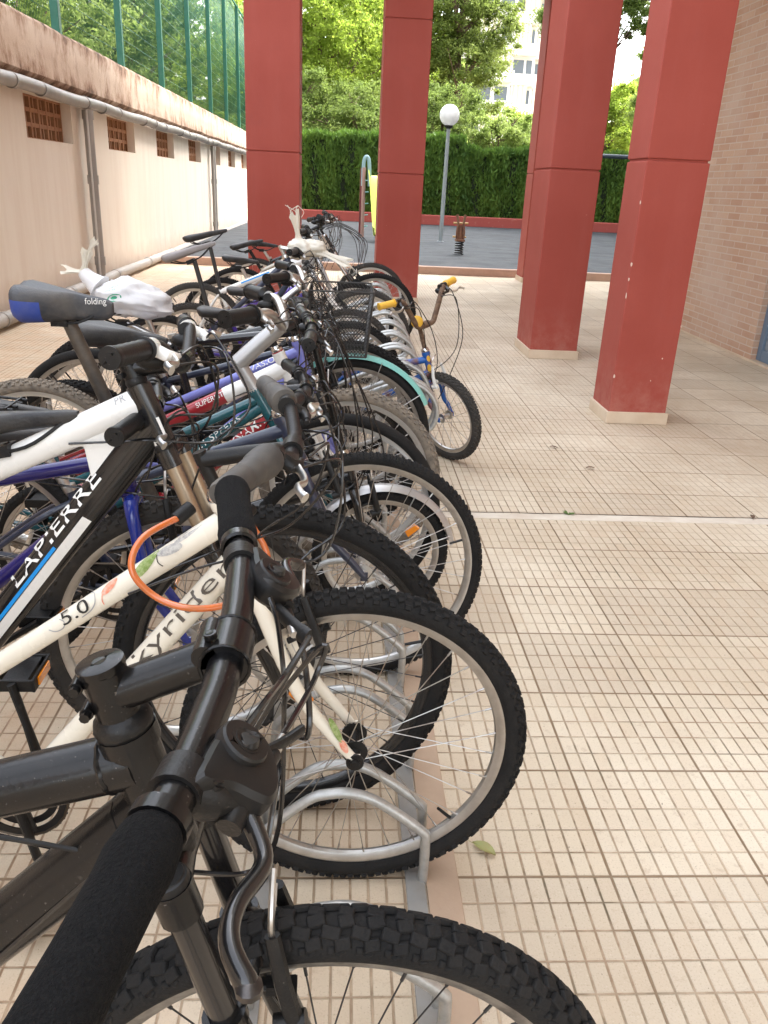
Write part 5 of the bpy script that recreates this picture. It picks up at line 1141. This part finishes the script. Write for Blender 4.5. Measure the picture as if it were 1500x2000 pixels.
# ---- 10: black bike with basket and mint mudguard
IB = bike('city_bicycle', 'black city bicycle with a wire front basket and a mint green mudguard', 3.33, .058, (-.20, .80), R=.335, w=.021, tread='slick', tyre=RUB, rim=ALU, spoke=SPK, frame=BLKG, fork='rigid', hl=.12, fender=(MINT, .45, 2.6), bar=dict(c=(-.155, .955), hw=.29, rise=.05, sweep=.12, gr=.0175, q=.10), barm=ALU, stemm=ALU, bb=(-.58, .28), st=(-.68, .72), rear=-1.02, saddle_p=(-.86, .78), leverm=ALU,
          sad=dict(L=.27, Wd=.2, m=SADB))
W = IB['W']
def basket(root, c, wx, wy, h, tap, label):
    cx, cy, cz = c; b = MB()
    def cor(sx, sy, t): k = 1-tap*(1-t); return Vector((cx+sx*wx/2*k, cy+sy*wy/2*k, cz+h*t))
    edges = [((-1, -1), (1, -1)), ((1, -1), (1, 1)), ((1, 1), (-1, 1)), ((-1, 1), (-1, -1))]
    for (a_, c_) in edges:
        n = 16
        for i in range(-n, n+1):
            for dr_ in (1, -1):
                s0, s1 = i/n, i/n+dr_*1.0
                # diagonal wires clipped to the panel
                P = []
                for t in (0, 1):
                    P.append((s0+(s1-s0)*t, t))
                (x0, t0), (x1, t1) = P
                def clip(x0, t0, x1, t1):
                    if x1 == x0: return None
                    out = []
                    for lim in (0, 1):
                        pass
                    ts = [0, 1]
                    lo, hi = 0, 1
                    dxx = x1-x0
                    a1, a2 = (0-x0)/dxx, (1-x0)/dxx
                    lo = max(lo, min(a1, a2)); hi = min(hi, max(a1, a2))
                    return (lo, hi) if hi-lo > .02 else None
                r = clip(x0, t0, x1, t1)
                if r:
                    q = []
                    for t in r: x = x0+(x1-x0)*t; q.append(cor(*a_, t).lerp(cor(*c_, t), x))
                    b.tube(q, .0014, 4, cap=False)
    for i in range(1, 14):
        t = i/14; b.tube([cor(-1, -1, 0).lerp(cor(1, -1, 0), t), cor(-1, 1, 0).lerp(cor(1, 1, 0), t)], .0011, 4); b.tube([cor(-1, -1, 0).lerp(cor(-1, 1, 0), t), cor(1, -1, 0).lerp(cor(1, 1, 0), t)], .0011, 4)
    o = b.build('basket', mat('black_wire', (.012, .011, .011), .5, dust=.1), root)
    b = MB()
    for t in (0, .36, .62, 1): b.tube([cor(-1, -1, t), cor(1, -1, t), cor(1, 1, t), cor(-1, 1, t)], .0035 if t in (0, 1) else .0022, 7, closed=True)
    for sx in (-1, 1):
        for sy in (-1, 1): b.tube([cor(sx, sy, 0), cor(sx, sy, 1)], .004, 7)
    b.build('basket_rim', mat('black_wire', None), o); return o
basket(IB['root'], (-.058, 0, .70), .25, .32, .255, .18, '')
for s in (-1, 1):
    b = MB(); b.tube([(0-.0, s*.05, .335), (-.05, s*.10, .705)], .003, 7); b.build('basket_stay', PLAST, IB['root'])
# ---- 11, 12: two black-framed bikes
JB = bike('mountain_bike', 'black bicycle with a chunky flat-sided top tube, behind the basket', 3.72, .06, (-.26, .76), R=.335, w=.024, tread='knob', tyre=RUB, rim=ALU, spoke=SPK, frame=BLKG, fork='sus', hl=.12, tr=.018, dr=.02, bar=dict(c=(-.17, .80), hw=.27, rise=.0, sweep=.04), bb=(-.66, .28), st=(-.82, .60), rear=-1.06, tt_drop=.03, saddle_p=(-.88, .76), sad=dict(style='groove'), barm=SILV, leverm=ALU)
KB = bike('mountain_bike', 'black bicycle with a worn dark saddle, in the middle of the row', 4.10, .06, (-.22, .74), R=.30, w=.024, tread='knob', tyre=RUB, rim=mat('bright_rim', None), spoke=SPK, frame=BLK, fork='rigid', hl=.11, bar=dict(c=(-.15, .79), hw=.26, rise=.0, sweep=.04), bb=(-.60, .27), st=(-.72, .55), rear=-.98, saddle_p=(-.57, .66), barm=ALU)
# ---- 13: bike whose saddle is wrapped in the white bag
MBk = bike('mountain_bike', 'low navy bicycle hidden between the basket bicycle and the black one behind', 3.50, .05, (-.21, .70), R=.32, w=.024, tread='knob', tyre=RUBD, rim=ALU, spoke=SPK, frame=NAVY, fork='rigid', hl=.11, bar=dict(c=(-.16, .79), hw=.27, rise=.0, sweep=.04), bb=(-.64, .28), st=(-.76, .52), rear=-1.03, saddle_p=(-.80, .62), sad=dict(Wd=.16))
# ---- 14: navy sloping frame, long grey and black saddle, bag on the handlebar
NB = bike('mountain_bike', 'navy bicycle with a steep straight top tube and a grey and black saddle set high', 4.75, .06, (-.315, .93), R=.30, w=.026, tread='knob', tyre=RUB, rim=ALU, spoke=SPK, frame=NAVY, fork='sus', hl=.12, tr=.015, dr=.016, bar=dict(c=(-.23, .97), hw=.30, rise=.02, sweep=.05), bb=(-.66, .28), st=(-.74, .54), rear=-1.03, tt_drop=.01, saddle_p=(-.83, .905), sad=dict(L=.31, Wd=.17, m=SADG, pitch=.40, style='groove'), post=mat('dull_black_post', (.05, .05, .05), .4, .4), stem='quill', stemm=ALU, dt_drop=.09)
# ---- 15: second high saddle + white frame with blue stripe
OB = bike('mountain_bike', 'white bicycle with a blue stripe along its top tube', 5.75, .16, (-.30, .86), R=.335, w=.026, tread='fine', tyre=RUBD, rim=BEIGE, spoke=SPK, frame=WHITE, fork='sus', hl=.12, tr=.022, dr=.022, bar=dict(c=(-.23, .99), hw=.30, rise=.05, sweep=.05, q=.06), bb=(-.70, .29), st=(-.84, .62), rear=-1.0, tt_drop=.03, saddle_p=(-.90, .93), sad=dict(L=.30, Wd=.15, pitch=.32, style='groove'), post=mat('dull_black_post', None), stem='ahead', stemm=BLK)
t0, t1 = OB['TT']; V2, F2 = ribbon2d([(.16+.03*i, 0) for i in range(8)], .010); b = MB(); on_tube(b, V2, F2, t1, t0, OB['tr'], OB['trs'], .4); b.build('blue_stripe', SKYB, OB['frame'], smooth=False)
# ---- 16: purple bike
PB = bike('mountain_bike', 'purple bicycle with a red reflector on its knobbly rear tyre', 5.25, .05, (-.27, .76), R=.30, w=.025, tread='knob', tyre=RUBD, rim=ALU, spoke=SPK, frame=PURP2, ttm=PURP, fork='rigid', forkm=PURP, hl=.11, bar=dict(c=(-.21, .84), hw=.28, rise=.01, sweep=.04), bb=(-.62, .27), st=(-.72, .56), rear=-.95, saddle_p=(-.58, .62))
b = MB(); b.box((-1.07, -.0, .42), (.03, .05, .09), None, .8); b.build('rear_reflector', REDR, PB['root'], smooth=False, bevel=.004)
# ---- 17..19: the far end
QB = bike('mountain_bike', 'champagne bicycle with a small black saddle, by the leftmost column', 6.9, .297, (-.17, .92), R=.335, w=.026, tread='fine', tyre=RUB, rim=ALU, spoke=SPK, frame=BEIGE, fork='sus', forkm=BLKG, hl=.11, tr=.017, dr=.018, bar=dict(c=(-.14, 1.05), hw=.31, rise=.04, sweep=.05, q=.08), bb=(-.52, .29), st=(-.66, .66), rear=-.85, saddle_p=(-.755, .80), sad=dict(L=.27, Wd=.14, pitch=.34), post=PLAST, steer=-6)
RB = bike('mountain_bike', 'dark bicycle at the far end of the row, its tyre rising above the others', 7.75, .275, (-.16, .88), R=.335, w=.026, tread='knob', tyre=RUBD, rim=mat('bright_rim', None), spoke=SPK, frame=BLKG, fork='rigid', hl=.11, bar=dict(c=(-.10, 1.02), hw=.31, rise=.04, sweep=.05, q=.08), bb=(-.52, .29), st=(-.66, .66), rear=-.80, saddle_p=(-.72, .74), steer=5, barm=ALU)
UB = bike('mountain_bike', 'grey bicycle with a tangle of loose cables, near the far end of the row', 6.35, .10, (-.24, .90), R=.32, w=.025, tread='knob', tyre=RUB, rim=ALU, spoke=SPK, frame=SILV, fork='rigid', hl=.11, bar=dict(c=(-.17, 1.04), hw=.30, rise=.05, sweep=.05, q=.09), bb=(-.56, .29), st=(-.70, .60), rear=-.90, saddle_p=(-.76, .72), steer=10)
for i in range(7):
    r0 = random.Random(i); p = Vector((-.27+.05*r0.random(), -.28+.09*i, 1.03)); cable([p, p+Vector((.12, .02, .02)), p+Vector((.24+.06*r0.random(), .02, -.08)), p+Vector((.28, -.02*i, -.22-.05*r0.random()))], UB['root'], .003)
# ---- 20: child's blue bike facing the plaza, beyond the rack
KD = bike('childs_bicycle', "child's blue bicycle with rusty raised handlebar and yellow grips, at the right of the row", 4.05, .565, (.435, .56), R=.24, w=.026, tread='knob', tyre=RUBD, rim=ALU, spoke=SPK, frame=KIDB, fork='rigid', forkm=KIDB, hl=.13, off=.03, stem='quill', stemm=RUST, barm=RUST, gripm=YEL,
          bar=dict(c=(.44, .71), hw=.26, rise=.15, sweep=.05, gl=.085, gr=.0165, q=.13, r=.0135), bb=(.10, .25), st=(.02, .45), rear=-.13, saddle_p=(-.02, .52), sad=dict(L=.22, Wd=.13), steer=-52, yaw=0, lean=-3, bladem=ALU, leverm=BLKG, brakem=WHITE, grp=None, crankang=.2)
b = MB(); b.lathe(KD['W'](.375, .72, -.06), (0, -1, 0), [(0, .020), (.01, .030), (.022, .030), (.030, .020), (.032, .001)], 18); b.build('bell', YEL, KD['root'])
V2, F2 = ell(.05, 0, .022, .012); b = MB(); on_tube(b, V2, F2, KD['C'], KD['H'], .0195, .0195, 0); V2, F2 = ell(.10, 0, .016, .010); on_tube(b, V2, F2, KD['C'], KD['H'], .0195, .0195, .3); b.build('head_sticker', YEL, KD['frame'], smooth=False)

# ------------------------------------------------------------------ plastic bags
def crumple(n, m_, fn, seed):
    vs = []; fs = []
    for i in range(n+1):
        for k in range(m_):
            th = math.pi*i/n; a = 2*math.pi*k/m_; d = Vector((math.sin(th)*math.cos(a), math.sin(th)*math.sin(a), math.cos(th)))
            q = 0
            for sc, am in ((1.6, .16), (3.6, .09), (8., .035), (18, .010)): q += am*(1-2*abs(noise.noise(d*sc+Vector((seed, 0, 0)))))
            vs.append(fn(d, 1+q-.15))
    for i in range(n):
        for k in range(m_): l = (k+1) % m_; fs.append((i*m_+k, (i+1)*m_+k, (i+1)*m_+l, i*m_+l))
    return vs, fs
def knot(b, base, tip, r, flare, seed):
    base, tip = Vector(base), Vector(tip); rr = random.Random(seed); ax = (tip-base); sd_ = ax.orthogonal().normalized(); s2 = ax.normalized().cross(sd_); n = 6; m_ = 18; vs = []; fs = []
    for i in range(n+1):
        t = i/n; r0 = r*(1-.55*math.sin(min(1, t*2.2)*math.pi/2))+flare*max(0, t-.35)**1.2
        for k in range(m_):
            a = 2*math.pi*k/m_; q = 1+.35*math.sin(a*5+seed)+.2*math.sin(a*9+t*3); jag = rr.uniform(-.18, .22) if i == n else 0
            vs.append(base+ax*(t+jag)+sd_*(r0*q*math.cos(a))+s2*(r0*q*.55*math.sin(a)))
    for i in range(n):
        for k in range(m_): l = (k+1) % m_; fs.append((i*m_+k, i*m_+l, (i+1)*m_+l, (i+1)*m_+k))
    b.add(vs, fs)
bg = empty('plastic_bag', (-.85, 3.35, .885), label='white plastic bag with green print tied over a saddle', cat='plastic bag')
b = MB(); b.add(*crumple(34, 52, lambda d, q: Vector((.165*d.x*q*(1+.0*d.z), .115*d.y*q, .075*d.z*q+(.02 if d.x > 0 else .03)*-abs(d.x)-.02*max(0, d.x))), 3)); 
b.tube(spline([(-.11, -.01, .03), (-.15, 0, .06), (-.175, .01, .085)], 4), [.055, .045, .04, .036, .032, .03, .028, .026, .024], 14)
b.build('bag', BAG, bg, sharp=70)
b = MB(); knot(b, (-.17, 0, .085), (-.15, .0, .165), .016, .022, 1); knot(b, (-.17, 0, .085), (-.24, -.02, .095), .014, .022, 4); knot(b, (-.16, 0, .15), (-.115, 0, .205), .006, .02, 9); b.build('bag_knot', BAG2, bg)
bagfn = lambda d, q: Vector((.165*d.x*q*(1+.0*d.z), .115*d.y*q, .075*d.z*q+(.02 if d.x > 0 else .03)*-abs(d.x)-.02*max(0, d.x)))
def on_bag(x, z):
    d = Vector((x, -1, z)).normalized(); qv = 0
    for sc, am in ((1.6, .16), (3.6, .09), (8., .035), (18, .010)): qv += am*(1-2*abs(noise.noise(d*sc+Vector((3, 0, 0)))))
    return bagfn(d, (1+qv-.15)*1.012)
b = MB()
for st_, x0, z0, w_ in (('ECO', -.62, 1.05, .42), ('BAG', -.55, .62, .34)):
    V, F, wd = text2d(st_); sc = w_/wd; b.add([on_bag(x0+px_*sc, z0+py_*sc*1.1) for px_, py_ in V], F)
V2, F2 = ribbon2d([(.16*math.cos(t*.42), .16*math.sin(t*.42)) for t in range(16)], .05); b.add([on_bag(-.18+x, .15+y_) for x, y_ in V2], F2)
V2, F2 = ell(0, 0, .08, .08); b.add([on_bag(-.18+x, .15+y_) for x, y_ in V2], F2); b.build('green_print', BAGG, bg, smooth=False)
bg2 = empty('plastic_bag', (-.235, 4.75, .985), label='cream plastic bag knotted round a handlebar', cat='plastic bag')
b2 = MB(); b2.add(*crumple(26, 40, lambda d, q: Vector((.075*d.x*q, .09*d.y*q, .058*d.z*q)), 11)); b2.add(*crumple(20, 32, lambda d, q: Vector((.07+.075*d.x*q, .06*d.y*q, .01+.045*d.z*q)), 17)); b2.build('bag', BAG2, bg2, sharp=70)
b2 = MB(); knot(b2, (-.01, 0, .035), (-.035, 0, .18), .026, .030, 2); knot(b2, (.10, -.02, .0), (.26, -.04, -.06), .03, .03, 6)
for k in range(7):
    r0 = random.Random(k+40); p = Vector((-.045+.008*k, 0, .17)); b2.tube(spline([p, p+Vector((r0.uniform(-.04, .02), 0, .03)), p+Vector((r0.uniform(-.06, .04), 0, .06))], 4), .0016, 5)
    p = Vector((.24, -.04+.01*k, -.055)); b2.tube(spline([p, p+Vector((.04, 0, -.02)), p+Vector((r0.uniform(.03, .09), r0.uniform(-.03, .03), r0.uniform(-.07, -.02)))], 4), .0016, 5)
b2.build('torn_ends', BAG2, bg2)
